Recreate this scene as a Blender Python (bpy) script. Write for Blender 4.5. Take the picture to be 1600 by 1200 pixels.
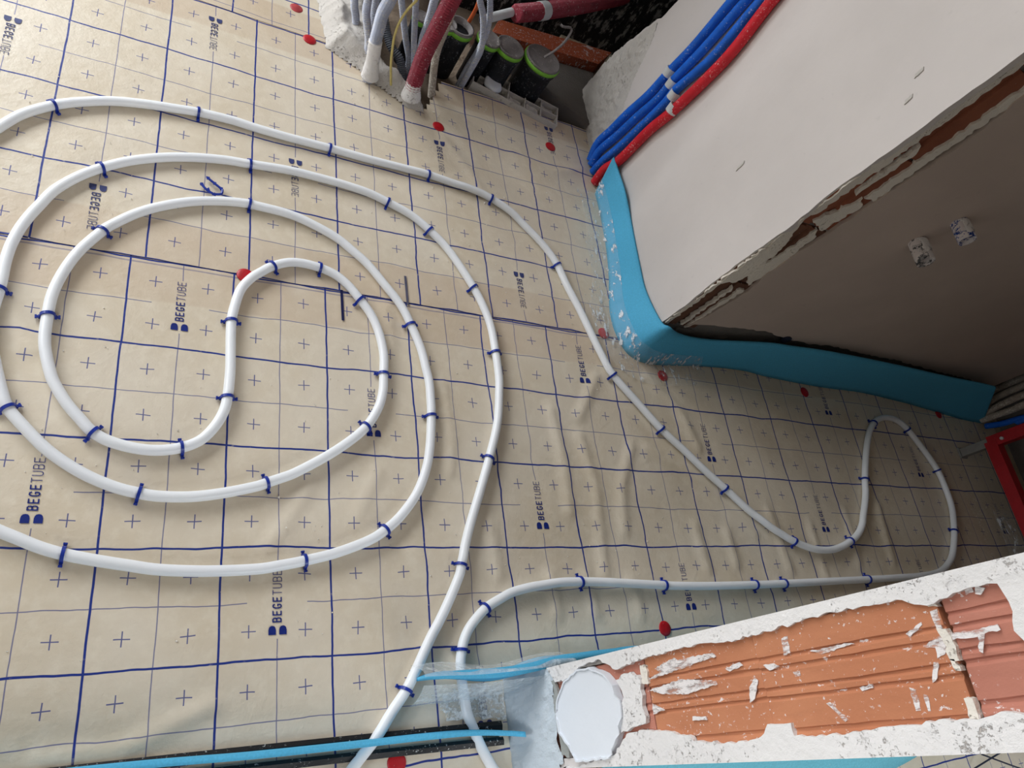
import bpy, bmesh, math, random
from mathutils import Vector, Matrix, noise
from mathutils.geometry import tessellate_polygon

sc = bpy.context.scene
for o in list(bpy.data.objects):
    bpy.data.objects.remove(o)
COL = sc.collection
random.seed(7)

# ------------------------------------------------------------------ camera
cam_d = bpy.data.cameras.new('camera')
cam_d.sensor_width = 36.0
cam_d.lens = 36.0 * 1134.34 / 1600.0
cam_d.clip_start = 0.02
cam = bpy.data.objects.new('camera', cam_d)
COL.objects.link(cam)
Rr = ((0.86829089, -0.12498224, 0.48005246), (0.10553921, -0.89903908, -0.42495907), (0.48469826, 0.41965245, -0.76743692))
M = Matrix(((Rr[0][0], -Rr[1][0], -Rr[2][0], -0.01545),
            (Rr[0][1], -Rr[1][1], -Rr[2][1], -0.75400),
            (Rr[0][2], -Rr[1][2], -Rr[2][2], 1.40368),
            (0, 0, 0, 1)))
cam.matrix_world = M
sc.camera = cam

# ------------------------------------------------------------------ light
sc.view_settings.view_transform = 'Standard'
sc.view_settings.look = 'None'
sc.view_settings.gamma = 1.0
sc.view_settings.use_curve_mapping = False
sc.view_settings.exposure = 0.1
w = bpy.data.worlds.new('sky')
sc.world = w
w.use_nodes = True
w.node_tree.nodes['Background'].inputs[0].default_value = (0.80, 0.88, 1.0, 1)
w.node_tree.nodes['Background'].inputs[1].default_value = 0.12

def area(name, loc, target, sx, sy, power, color):
    d = bpy.data.lights.new(name, 'AREA')
    d.shape = 'RECTANGLE'; d.size = sx; d.size_y = sy; d.energy = power; d.color = color
    o = bpy.data.objects.new(name, d); COL.objects.link(o)
    o.location = loc
    o.rotation_euler = (Vector(target) - Vector(loc)).to_track_quat('-Z', 'Y').to_euler()
    return o
area('window_daylight', (-1.45, 2.86, 1.60), (0.35, 0.0, 0.1), 1.7, 1.35, 86, (0.93, 0.965, 1.0))
area('added_side_fill', (-2.48, 1.52, 1.60), (0.8, 0.2, 0.0), 1.1, 1.2, 46, (0.93, 0.965, 1.0))  # added fill that brightens the left floor and softens pipe shadows
area('added_jamb_fill', (-2.48, -1.22, 1.45), (0.8, -0.76, 0.6), 0.55, 1.2, 60, (0.88, 0.94, 1.0))  # added fill aimed at the jamb face; the hall has no opening here
area('added_hall_fill', (1.5, -3.3, 1.6), (1.2, -1.0, 0.0), 1.6, 1.6, 46, (0.92, 0.96, 1.0))  # added fill for the hall-side strip and lower left floor, no door behind it

# ------------------------------------------------------------------ measured world coordinates (metres)
D = {
 'pipe': [(0.734,-0.896),(0.719,-0.856),(0.698,-0.823),(0.679,-0.785),(0.669,-0.759),(0.658,-0.727),(0.654,-0.692),(0.652,-0.657),(0.653,-0.633),(0.659,-0.608),(0.666,-0.59),(0.679,-0.570),(0.700,-0.549),(0.725,-0.530),(0.761,-0.513),(0.791,-0.501),(0.832,-0.493),(0.875,-0.488),(0.918,-0.484),(0.969,-0.484),(1.028,-0.486),(1.098,-0.491),(1.222,-0.499),(1.349,-0.504),(1.532,-0.506),(1.646,-0.506),(1.815,-0.505),(2.003,-0.504),(2.144,-0.502),(2.277,-0.499),(2.382,-0.487),(2.461,-0.453),(2.506,-0.413),(2.551,-0.352),(2.591,-0.267),(2.597,-0.192),(2.591,-0.135),(2.572,-0.090),(2.544,-0.041),(2.500,0.020),(2.456,0.049),(2.403,0.054),(2.351,0.044),(2.311,0.024),(2.266,-0.015),(2.216,-0.084),(2.157,-0.186),(2.130,-0.242),(2.076,-0.317),(2.031,-0.362),(1.974,-0.391),(1.902,-0.412),(1.843,-0.416),(1.790,-0.41),(1.723,-0.390),(1.685,-0.371),(1.643,-0.348),(1.573,-0.296),(1.514,-0.244),(1.450,-0.191),(1.394,-0.139),(1.327,-0.080),(1.267,-0.014),(1.192,0.072),(1.167,0.128),(1.147,0.186),(1.120,0.269),(1.094,0.338),(1.069,0.414),(1.036,0.467),(0.990,0.516),(0.943,0.558),(0.879,0.591),(0.820,0.608),(0.690,0.623),(0.629,0.623),(0.517,0.622),(0.419,0.624),(0.311,0.624),(0.235,0.626),(0.178,0.630),(0.104,0.627),(0.057,0.620),(-0.009,0.609),(-0.071,0.593),(-0.130,0.567),(-0.173,0.541),(-0.210,0.510),(-0.234,0.483),(-0.256,0.449),(-0.268,0.433),(-0.338,0.373),(-0.418,0.233),(-0.46,0.1),(-0.46,-0.1),(-0.312,-0.248),(-0.222,-0.328),(-0.152,-0.368),(-0.139,-0.375),(-0.117,-0.385),(-0.082,-0.401),(-0.045,-0.413),(0.000,-0.423),(0.049,-0.432),(0.098,-0.440),(0.176,-0.444),(0.258,-0.442),(0.301,-0.436),(0.345,-0.428),(0.408,-0.413),(0.474,-0.389),(0.509,-0.368),(0.545,-0.338),(0.585,-0.288),(0.611,-0.233),(0.625,-0.179),(0.635,-0.101),(0.637,-0.060),(0.637,-0.016),(0.632,0.019),(0.623,0.072),(0.603,0.132),(0.579,0.185),(0.541,0.236),(0.503,0.284),(0.464,0.318),(0.426,0.346),(0.368,0.371),(0.312,0.386),(0.240,0.390),(0.226,0.391),(0.171,0.383),(0.105,0.363),(0.044,0.332),(-0.000,0.301),(-0.040,0.262),(-0.056,0.242),(-0.089,0.187),(-0.110,0.133),(-0.122,0.079),(-0.124,0.029),(-0.123,-0.011),(-0.118,-0.043),(-0.104,-0.089),(-0.094,-0.110),(-0.073,-0.143),(-0.050,-0.170),(-0.030,-0.192),(-0.001,-0.209),(0.043,-0.220),(0.083,-0.221),(0.122,-0.212),(0.153,-0.194),(0.177,-0.162),(0.191,-0.129),(0.196,-0.098),(0.198,-0.071),(0.199,-0.034),(0.198,0.002),(0.197,0.071),(0.203,0.116),(0.214,0.158),(0.234,0.190),(0.253,0.209),(0.277,0.230),(0.313,0.249),(0.349,0.254),(0.389,0.249),(0.423,0.237),(0.453,0.213),(0.478,0.181),(0.504,0.143),(0.521,0.096),(0.529,0.042),(0.526,-0.011),(0.522,-0.052),(0.51,-0.092),(0.483,-0.137),(0.448,-0.172),(0.395,-0.212),(0.330,-0.252),(0.299,-0.266),(0.274,-0.276),(0.255,-0.284),(0.197,-0.299),(0.142,-0.308),(0.089,-0.309),(0.054,-0.304),(0.012,-0.293),(-0.040,-0.269),(-0.091,-0.233),(-0.132,-0.191),(-0.158,-0.160),(-0.171,-0.132),(-0.192,-0.067),(-0.201,-0.029),(-0.207,0.022),(-0.204,0.070),(-0.203,0.098),(-0.203,0.134),(-0.200,0.171),(-0.192,0.210),(-0.181,0.244),(-0.167,0.277),(-0.147,0.320),(-0.114,0.363),(-0.076,0.399),(-0.026,0.435),(0.034,0.465),(0.098,0.487),(0.166,0.502),(0.221,0.508),(0.312,0.518),(0.390,0.518),(0.454,0.515),(0.513,0.508),(0.562,0.493),(0.618,0.472),(0.649,0.453),(0.678,0.429),(0.716,0.392),(0.752,0.339),(0.787,0.275),(0.809,0.222),(0.824,0.163),(0.828,0.089),(0.828,0.026),(0.823,-0.018),(0.806,-0.105),(0.773,-0.195),(0.741,-0.272),(0.702,-0.363),(0.675,-0.439),(0.667,-0.463),(0.630,-0.527),(0.589,-0.589),(0.558,-0.640),(0.535,-0.674),(0.505,-0.708),(0.473,-0.747),(0.437,-0.781),(0.410,-0.809),(0.371,-0.842)],
 'clips': {'doorway':[(0.659,-0.608),(0.725,-0.530),(0.969,-0.484),(1.222,-0.500),(1.532,-0.508),(1.646,-0.506),(2.004,-0.503)],'niche':[(2.551,-0.352),(2.591,-0.135),(2.500,0.020),(2.313,0.027),(2.157,-0.186),(1.974,-0.391),(1.722,-0.391)],'diagonal':[(1.515,-0.242),(1.327,-0.080),(1.192,0.070),(1.068,0.411),(0.879,0.589),(0.690,0.623),(0.419,0.622),(0.104,0.626),(-0.173,0.543)],'outer':[(-0.045,-0.413),(0.345,-0.428),(0.509,-0.366),(0.635,-0.101),(0.603,0.132),(0.226,0.39),(-0.056,0.242),(-0.124,0.029)],'inner':[(-0.03,-0.193),(0.122,-0.212),(0.194,-0.098),(0.198,0.071),(0.277,0.230),(0.389,0.249),(0.478,0.181),(0.526,-0.011),(0.480,-0.140),(0.274,-0.277),(0.054,-0.305),(-0.158,-0.163)],'return':[(-0.200,0.075),(-0.075,0.398),(0.221,0.508),(0.562,0.493),(0.678,0.431),(0.787,0.273),(0.828,0.089),(0.773,-0.195),(0.677,-0.439),(0.535,-0.674)]},
 'red': [(0.370,1.010),(0.741,0.827),(1.137,0.888),(0.223,0.201),(1.198,0.211),(1.388,0.100),(2.011,0.117),(2.769,0.107),(1.203,-0.597),(0.513,-0.793),(0.334,1.117)],
 'folds': [[(1.052,-0.112),(1.073,-0.248),(1.054,-0.469)],[(1.268,-0.132),(1.376,-0.194),(1.452,-0.252),(1.596,-0.367)],[(0.675,-0.009),(0.687,-0.140),(0.673,-0.233)],[(0.749,0.790),(0.821,0.694),(0.879,0.584)],[(-0.187,0.060),(-0.145,-0.035)],[(0.547,0.180),(0.555,0.068)],[(1.837,-0.487),(1.835,-0.337)],[(1.698,-0.466),(1.673,-0.301)],[(1.385,-0.461),(1.377,-0.342)],[(1.212,-0.136),(1.155,-0.245),(1.137,-0.361)],[(0.986,0.810),(1.119,0.777),(1.252,0.833)],[(1.999,-0.453),(2.018,-0.294)],[(2.170,-0.455),(2.190,-0.269)],[(1.140,0.065),(1.063,-0.057)],[(0.975,-0.047),(0.989,-0.185),(0.983,-0.316)],[(0.761,-0.349),(0.770,-0.463)],[(0.646,-0.487),(0.566,-0.406)],[(1.325,0.087),(1.420,-0.004),(1.458,-0.119)],[(1.494,-0.446),(1.488,-0.359)],[(0.283,-0.392),(0.331,-0.329),(0.356,-0.276)],[(-0.044,-0.718),(0.065,-0.719),(0.193,-0.663)],[(0.460,-0.326),(0.505,-0.241)],[(0.904,-0.550),(0.902,-0.466)],[(1.008,-0.555),(0.999,-0.468)],[(1.137,-0.561),(1.127,-0.486)]],
 'foam': [((1.281,0.741,0.0),(1.272,0.781,0.127)),((1.282,0.718,0.0),(1.285,0.736,0.119)),((1.283,0.677,0.0),(1.285,0.651,0.125)),((1.279,0.547,0.0),(1.3,0.549,0.105)),((1.264,0.425,-0.0),(1.3,0.403,0.098)),((1.238,0.285,0.0),(1.3,0.314,0.099)),((1.248,0.201,0.0),(1.3,0.202,0.126)),((1.282,0.148,0.0),(1.320,0.17,0.139)),((1.361,0.133,0.0),(1.382,0.17,0.116)),((1.570,0.154,0.0),(1.493,0.170,0.116)),((1.737,0.161,0.0),(1.684,0.166,0.159)),((1.85,0.152,0.0),(1.781,0.162,0.171)),((2.098,0.145,0.0),(1.934,0.155,0.189)),((2.341,0.148,0.0),(2.246,0.149,0.195)),((2.634,0.127,0.0),(2.532,0.140,0.197)),((2.912,0.099,0.0),(2.733,0.133,0.205)),((3.067,0.093,0.0),(2.816,0.128,0.207))],
 'dark_bot': [(1.384,0.187,0.138),(1.399,0.187,0.157),(1.449,0.187,0.168),(1.519,0.187,0.174),(1.587,0.187,0.183),(1.661,0.187,0.189),(1.743,0.187,0.177),(1.851,0.187,0.170),(1.956,0.187,0.183),(2.125,0.187,0.176),(2.296,0.187,0.176),(2.503,0.187,0.161),(2.716,0.187,0.152),(2.963,0.187,0.135)],
 'edge2': [(1.384,0.187,0.138),(1.407,0.187,0.238),(1.422,0.187,0.343),(1.409,0.187,0.423),(1.411,0.187,0.504),(1.419,0.187,0.575),(1.426,0.187,0.678),(1.432,0.187,0.772),(1.440,0.187,0.886),(1.441,0.187,0.966),(1.427,0.187,1.048)],
 'edge1': [(1.31,0.198,0.127),(1.31,0.194,0.220),(1.31,0.199,0.344),(1.31,0.197,0.477),(1.31,0.191,0.594),(1.31,0.197,0.704),(1.31,0.192,0.799),(1.31,0.188,0.899),(1.31,0.187,0.992),(1.31,0.184,1.062),(1.31,0.184,1.107)],
 'stubs': [((1.677,0.177,0.663),),((1.708,0.177,0.753),)],
 'j_top': [(-0.694,0.125),(-0.693,0.175),(-0.677,0.213),(-0.671,0.276),(-0.694,0.322),(-0.686,0.392),(-0.684,0.474),(-0.684,0.512),(-0.683,0.548),(-0.687,0.581),(-0.688,0.613),(-0.686,0.644),(-0.686,0.673),(-0.683,0.730),(-0.680,0.782),(-0.681,0.828),(-0.682,0.871),(-0.688,0.885),(-0.695,0.905),(-0.688,0.938),(-0.687,0.967),(-0.688,0.986),(-0.707,0.990),(-0.734,0.984),(-0.745,0.990)],
 'j_bot': [(-0.841,0.083),(-0.84,0.154),(-0.825,0.277),(-0.794,0.323),(-0.791,0.366),(-0.795,0.422),(-0.805,0.478),(-0.812,0.482),(-0.819,0.566),(-0.812,0.617),(-0.798,0.633),(-0.799,0.673),(-0.814,0.673),(-0.817,0.720),(-0.813,0.777),(-0.811,0.836),(-0.809,0.897),(-0.809,0.924),(-0.806,0.951),(-0.809,0.963)],
 'j_oval': [(-0.681,0.211),(-0.681,0.253),(-0.697,0.294),(-0.718,0.314),(-0.743,0.321),(-0.768,0.318),(-0.792,0.305),(-0.815,0.283),(-0.829,0.266),(-0.832,0.167),(-0.805,0.149),(-0.782,0.122),(-0.749,0.120),(-0.722,0.135),(-0.697,0.163)],
 'j_mid': [(-0.710,0.318),(-0.702,0.361),(-0.715,0.383),(-0.748,0.379),(-0.781,0.378),(-0.787,0.334),(-0.793,0.305),(-0.766,0.295),(-0.739,0.331)],
 'smears': [[(-0.718,0.399),(-0.698,0.485),(-0.698,0.556),(-0.704,0.562),(-0.710,0.495),(-0.718,0.418)],[(-0.734,0.397),(-0.726,0.475),(-0.736,0.550),(-0.741,0.552),(-0.748,0.483),(-0.742,0.424)],[(-0.754,0.397),(-0.766,0.425),(-0.770,0.395)],[(-0.704,0.420),(-0.694,0.471),(-0.701,0.481),(-0.712,0.433)],[(-0.735,0.882),(-0.725,0.909),(-0.732,0.912),(-0.746,0.903),(-0.749,0.893),(-0.738,0.895)],[(-0.701,0.903),(-0.700,0.912),(-0.722,0.910),(-0.719,0.904)],[(-0.726,0.911),(-0.727,0.944),(-0.725,0.968),(-0.731,0.969),(-0.732,0.952),(-0.750,0.943),(-0.748,0.94),(-0.734,0.944),(-0.732,0.913)],[(-0.774,0.849),(-0.777,0.856),(-0.798,0.854),(-0.798,0.848)],[(-0.782,0.863),(-0.784,0.867),(-0.800,0.865),(-0.8,0.862)],[(-0.698,0.690),(-0.696,0.701),(-0.717,0.698),(-0.719,0.686)],[(-0.781,0.732),(-0.780,0.738),(-0.801,0.757),(-0.803,0.752)],[(-0.719,0.729),(-0.718,0.787),(-0.720,0.797),(-0.725,0.745)],[(-0.719,0.866),(-0.710,0.889),(-0.713,0.889),(-0.723,0.871)],[(-0.752,0.887),(-0.752,0.893),(-0.768,0.885),(-0.772,0.878)],[(-0.806,0.906),(-0.803,0.916),(-0.811,0.916),(-0.812,0.908)],[(-0.740,0.694),(-0.740,0.705),(-0.746,0.705),(-0.746,0.696)],[(-0.726,0.647),(-0.726,0.666),(-0.731,0.674),(-0.734,0.656)],[(-0.751,0.612),(-0.740,0.626),(-0.744,0.631),(-0.766,0.617),(-0.770,0.606)],[(-0.722,0.575),(-0.717,0.605),(-0.722,0.610),(-0.727,0.583)],[(-0.779,0.486),(-0.781,0.514),(-0.786,0.515),(-0.785,0.484)],[(-0.768,0.786),(-0.766,0.804),(-0.770,0.804),(-0.772,0.788)],[(-0.673,0.951),(-0.678,0.958),(-0.691,0.957),(-0.692,0.948)],[(-0.685,0.961),(-0.689,0.970),(-0.695,0.963),(-0.693,0.958)]],
 'j_cem': [(-0.676,0.130),(-0.691,0.162),(-0.756,0.145),(-0.810,0.141),(-0.836,0.111),(-0.846,0.081)],
 'j_mort': [[(-0.719,0.904),(-0.734,0.907),(-0.752,0.907),(-0.754,0.917),(-0.735,0.917),(-0.721,0.914)],[(-0.790,0.907),(-0.801,0.907),(-0.811,0.906),(-0.812,0.915),(-0.802,0.916),(-0.791,0.916)],[(-0.687,0.902),(-0.696,0.904),(-0.698,0.915),(-0.690,0.914)],[(-0.751,0.907),(-0.763,0.909),(-0.764,0.915),(-0.752,0.912)],[(-0.695,0.386),(-0.723,0.384),(-0.724,0.4),(-0.697,0.402)]],
 'j_ribs': [-0.674,-0.679,-0.717,-0.722,-0.731,-0.735,-0.755,-0.760,-0.767,-0.772,-0.807,-0.811],
 'j_joints': [0.390,0.639,0.915],
 'wp_red': [(1.297,0.782,-0.006),(1.297,0.788,0.067),(1.297,0.775,0.132),(1.297,0.765,0.274),(1.297,0.748,0.359),(1.297,0.734,0.488),(1.297,0.730,0.603),(1.297,0.747,0.724),(1.297,0.754,0.784),(1.297,0.781,0.917)],
 'wp_b3': [(1.297,0.826,-0.007),(1.297,0.825,0.061),(1.297,0.817,0.152),(1.297,0.805,0.251),(1.297,0.796,0.355),(1.297,0.799,0.404),(1.297,0.775,0.540),(1.297,0.781,0.678),(1.297,0.785,0.744),(1.297,0.808,0.882)],
 'wp_b2': [(1.297,0.857,-0.002),(1.297,0.871,0.061),(1.297,0.864,0.146),(1.297,0.850,0.243),(1.297,0.833,0.333),(1.297,0.834,0.410),(1.297,0.826,0.527),(1.297,0.826,0.660),(1.297,0.827,0.716),(1.297,0.844,0.857)],
 'wp_b1': [(1.297,0.876,0.008),(1.297,0.904,0.060),(1.297,0.905,0.128),(1.297,0.896,0.210),(1.297,0.878,0.305),(1.297,0.873,0.409),(1.297,0.865,0.507),(1.297,0.868,0.640),(1.297,0.867,0.698),(1.297,0.880,0.831)],
 'wp_clip': [(1.297,0.872,0.400),(1.297,0.829,0.397),(1.297,0.789,0.392),(1.297,0.750,0.379)],
 'br_far': [(1.31,1.072,0.558),(1.31,1.075,0.490),(1.31,1.082,0.435),(1.31,1.11,0.368),(1.31,1.145,0.282),(1.31,1.173,0.205),(1.31,1.180,0.134),(1.31,1.176,0.037),(1.31,1.163,-0.027),(1.31,1.141,-0.067)],
 'grey': [[(0.499,1.074,0.04),(0.484,1.078,0.064),(0.469,1.081,0.098),(0.458,1.084,0.133),(0.439,1.088,0.182)],[(0.529,0.990,0.035),(0.516,0.994,0.069),(0.498,0.999,0.112),(0.482,1.004,0.149),(0.475,1.005,0.184),(0.464,1.008,0.236)],[(0.540,1.028,0.04),(0.526,1.033,0.076),(0.514,1.036,0.123),(0.503,1.039,0.169),(0.490,1.042,0.221)],[(0.535,0.927,0.014),(0.526,0.930,0.062),(0.513,0.934,0.126),(0.508,0.936,0.166),(0.503,0.937,0.214),(0.506,0.936,0.254),(0.506,0.936,0.311)],[(0.667,1.036,0.0),(0.657,1.040,0.022),(0.627,1.050,0.076),(0.595,1.060,0.138),(0.575,1.066,0.178),(0.551,1.072,0.225)],[(0.679,1.025,0.0),(0.670,1.028,0.023),(0.644,1.038,0.094),(0.621,1.045,0.161),(0.606,1.050,0.204),(0.588,1.055,0.254)],[(0.701,1.051,0.02),(0.683,1.058,0.055),(0.673,1.061,0.100),(0.666,1.064,0.165),(0.658,1.067,0.214),(0.652,1.069,0.272)],[(0.658,0.995,-0.0),(0.628,1.027,0.022),(0.599,1.049,0.035),(0.577,1.079,0.057),(0.562,1.109,0.082)],[(0.734,0.954,0.02),(0.702,0.968,0.093),(0.691,0.972,0.143),(0.687,0.974,0.196),(0.683,0.975,0.237)],[(0.844,1.048,0.005),(0.844,1.047,0.063),(0.842,1.048,0.124),(0.829,1.054,0.172),(0.804,1.065,0.224),(0.778,1.076,0.258),(0.751,1.086,0.302)],[(0.841,1.061,-0.004),(0.839,1.063,0.046),(0.842,1.063,0.11),(0.839,1.066,0.176),(0.826,1.074,0.225),(0.808,1.083,0.265),(0.787,1.094,0.311)]],
 'redv': [(0.648,0.879,0.03),(0.640,0.882,0.075),(0.634,0.884,0.129),(0.630,0.886,0.182),(0.630,0.886,0.235),(0.630,0.886,0.287),(0.631,0.886,0.349),(0.632,0.885,0.406)],
 'yellow': [(0.590,0.902,0.03),(0.568,0.910,0.091),(0.553,0.915,0.147),(0.547,0.916,0.178),(0.545,0.917,0.216),(0.550,0.915,0.260),(0.56,0.912,0.296),(0.565,0.911,0.338)],
 'orange': [(0.806,1.141,0.12),(0.808,1.140,0.162),(0.807,1.141,0.2),(0.800,1.143,0.239)],
 'redh': [(0.941,1.174,0.2),(1.001,1.211,0.2),(1.108,1.281,0.2),(1.254,1.383,0.2),(1.436,1.519,0.2),(1.647,1.698,0.2)],
 'redh_tape': (1.046,1.240,0.2),
 'pvc': [(0.861,1.129,0.19),(0.935,1.189,0.19)],
 'caps': [((1.066,1.105,0.14),0.064),((0.948,1.104,0.14),0.047),((0.875,1.105,0.14),0.038),((0.780,1.108,0.14),0.042),((0.736,1.102,0.14),0.031),((0.654,1.088,0.14),0.025)],
 'beam': [(0.979,1.333,0.06),(1.454,1.398,0.06),(1.376,1.304,0.06),(0.946,1.256,0.06)],
 'block': [(0.87,1.044,0.014),(1.005,0.998,0.014),(1.089,0.992,0.014),(1.158,1.049,0.014),(1.180,1.116,0.014),(1.026,1.144,0.014),(0.956,1.151,0.014)],
 'lump': (0.942,1.061,0.022),
 'shaft_edge': [(0.413,1.310),(0.424,1.149),(0.440,1.020),(0.508,0.968),(0.566,0.925),(0.656,0.871),(0.706,0.881),(0.771,1.030),(0.843,1.058),(0.893,1.049),(1.015,1.012),(1.090,1.005),(1.169,1.033),(1.238,1.022)],
 'hook': [(1.053,1.083,0.16),(1.067,1.076,0.2),(1.101,1.115,0.22),(1.113,1.146,0.24),(1.081,1.139,0.24),(1.073,1.146,0.24)],
 'farpost': (2.819,-0.051),
 'far_cond': [[(3.081,0.182,0.02),(3.075,0.201,0.078),(3.074,0.204,0.144),(3.075,0.203,0.217),(3.074,0.205,0.301)],[(3.050,0.145,0.02),(3.045,0.161,0.084),(3.043,0.166,0.152),(3.044,0.165,0.220),(3.043,0.167,0.300)],[(3.028,0.115,0.02),(3.026,0.122,0.086),(3.025,0.126,0.151),(3.025,0.127,0.214),(3.025,0.128,0.293)],[(3.023,0.095,0.02),(3.024,0.093,0.083),(3.025,0.090,0.141),(3.025,0.091,0.199),(3.024,0.092,0.279)]],
 'far_blue': [(3.039,0.072,0.02),(3.042,0.059,0.077),(3.043,0.054,0.136),(3.045,0.048,0.181),(3.046,0.043,0.247)],
 'dfoam': [(0.555,-0.664,0.1),(0.583,-0.667,0.1),(0.622,-0.670,0.1),(0.668,-0.673,0.1),(0.717,-0.673,0.1),(0.768,-0.670,0.1),(0.818,-0.664,0.1)],
 'loose': [(0.120,0.422,0.006),(0.133,0.407,0.006),(0.149,0.399,0.006),(0.164,0.404,0.006),(0.166,0.417,0.006),(0.150,0.429,0.006),(0.134,0.441,0.006)],
 'marks': [[(0.438,0.203),(0.439,0.126)],[(0.601,0.276),(0.602,0.198)]],
}

# ------------------------------------------------------------------ helpers
def put(name, me, mat=None, parent=None):
    o = bpy.data.objects.new(name, me); COL.objects.link(o)
    if mat and not me.materials: me.materials.append(mat)
    if parent: o.parent = parent
    return o
def mk(name, V, F, mat=None, parent=None, smooth=False):
    me = bpy.data.meshes.new(name)
    me.from_pydata([tuple(v) for v in V], [], F); me.update()
    if smooth:
        me.polygons.foreach_set('use_smooth', [True]*len(me.polygons))
    return put(name, me, mat, parent)
def tag(o, label=None, cat=None, group=None, kind=None):
    if label: o['label'] = label
    if cat: o['category'] = cat
    if group: o['group'] = group
    if kind: o['kind'] = kind
    return o
def empty(name, loc, rz=0.0):
    o = bpy.data.objects.new(name, None); COL.objects.link(o)
    o.location = loc; o.rotation_euler = (0, 0, rz); o.empty_display_size = 0.02
    return o
def box(x0, y0, z0, x1, y1, z1):
    V = [(x0,y0,z0),(x1,y0,z0),(x1,y1,z0),(x0,y1,z0),(x0,y0,z1),(x1,y0,z1),(x1,y1,z1),(x0,y1,z1)]
    F = [(0,3,2,1),(4,5,6,7),(0,1,5,4),(1,2,6,5),(2,3,7,6),(3,0,4,7)]
    return V, F
def join(parts):
    V, F = [], []
    for v, f in parts:
        n = len(V); V += list(v); F += [tuple(i+n for i in q) for q in f]
    return V, F
def catmull(P, step):
    P = [Vector(p) for p in P]; out = []
    for i in range(len(P)-1):
        p0 = P[max(i-1,0)]; p1 = P[i]; p2 = P[i+1]; p3 = P[min(i+2,len(P)-1)]
        n = max(1, int((p2-p1).length/step+0.5))
        for k in range(n):
            t = k/n
            out.append(0.5*((2*p1)+(p2-p0)*t+(2*p0-5*p1+4*p2-p3)*t*t+(3*p1-p0-3*p2+p3)*t**3))
    out.append(P[-1]); return out
def resample(P, step):
    P = catmull(P, step*0.5)
    out = [P[0]]; acc = 0.0
    for a, b in zip(P, P[1:]):
        L = (b-a).length
        while L > 1e-9 and acc+L >= step:
            t = (step-acc)/L; a = a.lerp(b, t); out.append(a.copy()); L = (b-a).length; acc = 0.0
        acc += L
    if (out[-1]-P[-1]).length > step*0.3: out.append(P[-1])
    return out
def tube(P, rad, seg=12, cap=True, hollow=False):
    """P: list of Vectors, rad: number or function(i, arc) -> radius"""
    V, F = [], []; up = Vector((0, 0, 1)); arc = 0.0; n = len(P)
    prevN = None
    for i, p in enumerate(P):
        t = (P[min(i+1,n-1)]-P[max(i-1,0)]).normalized()
        if prevN is None:
            a = Vector((1, 0, 0)) if abs(t.z) > 0.8 else up
            nn = (a - t*a.dot(t)).normalized()
        else:
            nn = (prevN - t*prevN.dot(t)).normalized()
        prevN = nn; bb = t.cross(nn)
        if i: arc += (p-P[i-1]).length
        r = rad(i, arc) if callable(rad) else rad
        for k in range(seg):
            th = 2*math.pi*k/seg
            V.append(p+nn*math.cos(th)*r+bb*math.sin(th)*r)
    for i in range(n-1):
        for k in range(seg):
            a = i*seg+k; b = i*seg+(k+1) % seg
            F.append((a, b, b+seg, a+seg))
    if cap:
        F.append(tuple(range(seg-1, -1, -1))); F.append(tuple((n-1)*seg+k for k in range(seg)))
    return V, F
def lathe(prof, seg=24, cx=0, cy=0):
    V, F = [], []
    for r, z in prof:
        for k in range(seg):
            a = 2*math.pi*k/seg; V.append((cx+r*math.cos(a), cy+r*math.sin(a), z))
    for i in range(len(prof)-1):
        for k in range(seg):
            a = i*seg+k; b = i*seg+(k+1) % seg
            F.append((a, b, b+seg, a+seg))
    if prof[-1][0] > 1e-5: F.append(tuple((len(prof)-1)*seg+k for k in range(seg)))
    if prof[0][0] > 1e-5: F.append(tuple(range(seg-1, -1, -1)))
    return V, F
def ribbon(rows, thick, nrm):
    """rows: list of lists of Vectors (same length); solid sheet offset by thick along nrm(i,j)"""
    R, Cn = len(rows), len(rows[0]); V = []
    for i in range(R):
        for j in range(Cn): V.append(Vector(rows[i][j]))
    for i in range(R):
        for j in range(Cn): V.append(Vector(rows[i][j])+nrm(i, j)*thick)
    N = R*Cn; F = []; q = lambda i, j: i*Cn+j
    for i in range(R-1):
        for j in range(Cn-1):
            F.append((q(i,j), q(i,j+1), q(i+1,j+1), q(i+1,j)))
            F.append((N+q(i,j), N+q(i+1,j), N+q(i+1,j+1), N+q(i,j+1)))
    for j in range(Cn-1):
        F.append((q(0,j), N+q(0,j), N+q(0,j+1), q(0,j+1)))
        F.append((q(R-1,j), q(R-1,j+1), N+q(R-1,j+1), N+q(R-1,j)))
    for i in range(R-1):
        F.append((q(i,0), q(i+1,0), N+q(i+1,0), N+q(i,0)))
        F.append((q(i,Cn-1), N+q(i,Cn-1), N+q(i+1,Cn-1), q(i+1,Cn-1)))
    return V, F
def jag(P, amp, step, closed=True, keep=()):
    """subdivide a 2D polygon's edges and jitter them; edges whose index is in keep stay straight"""
    out = []; n = len(P)
    for i in range(n if closed else n-1):
        a = Vector(P[i]); b = Vector(P[(i+1) % n]); L = (b-a).length
        if i in keep: out.append(a); continue
        m = max(1, int(L/step)); d = (b-a).normalized() if L > 0 else Vector((1,0)); nn = Vector((-d.y, d.x))
        for k in range(m):
            p = a.lerp(b, k/m)
            out.append(p+nn*random.uniform(-amp, amp) if k else p)
    return out
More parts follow.
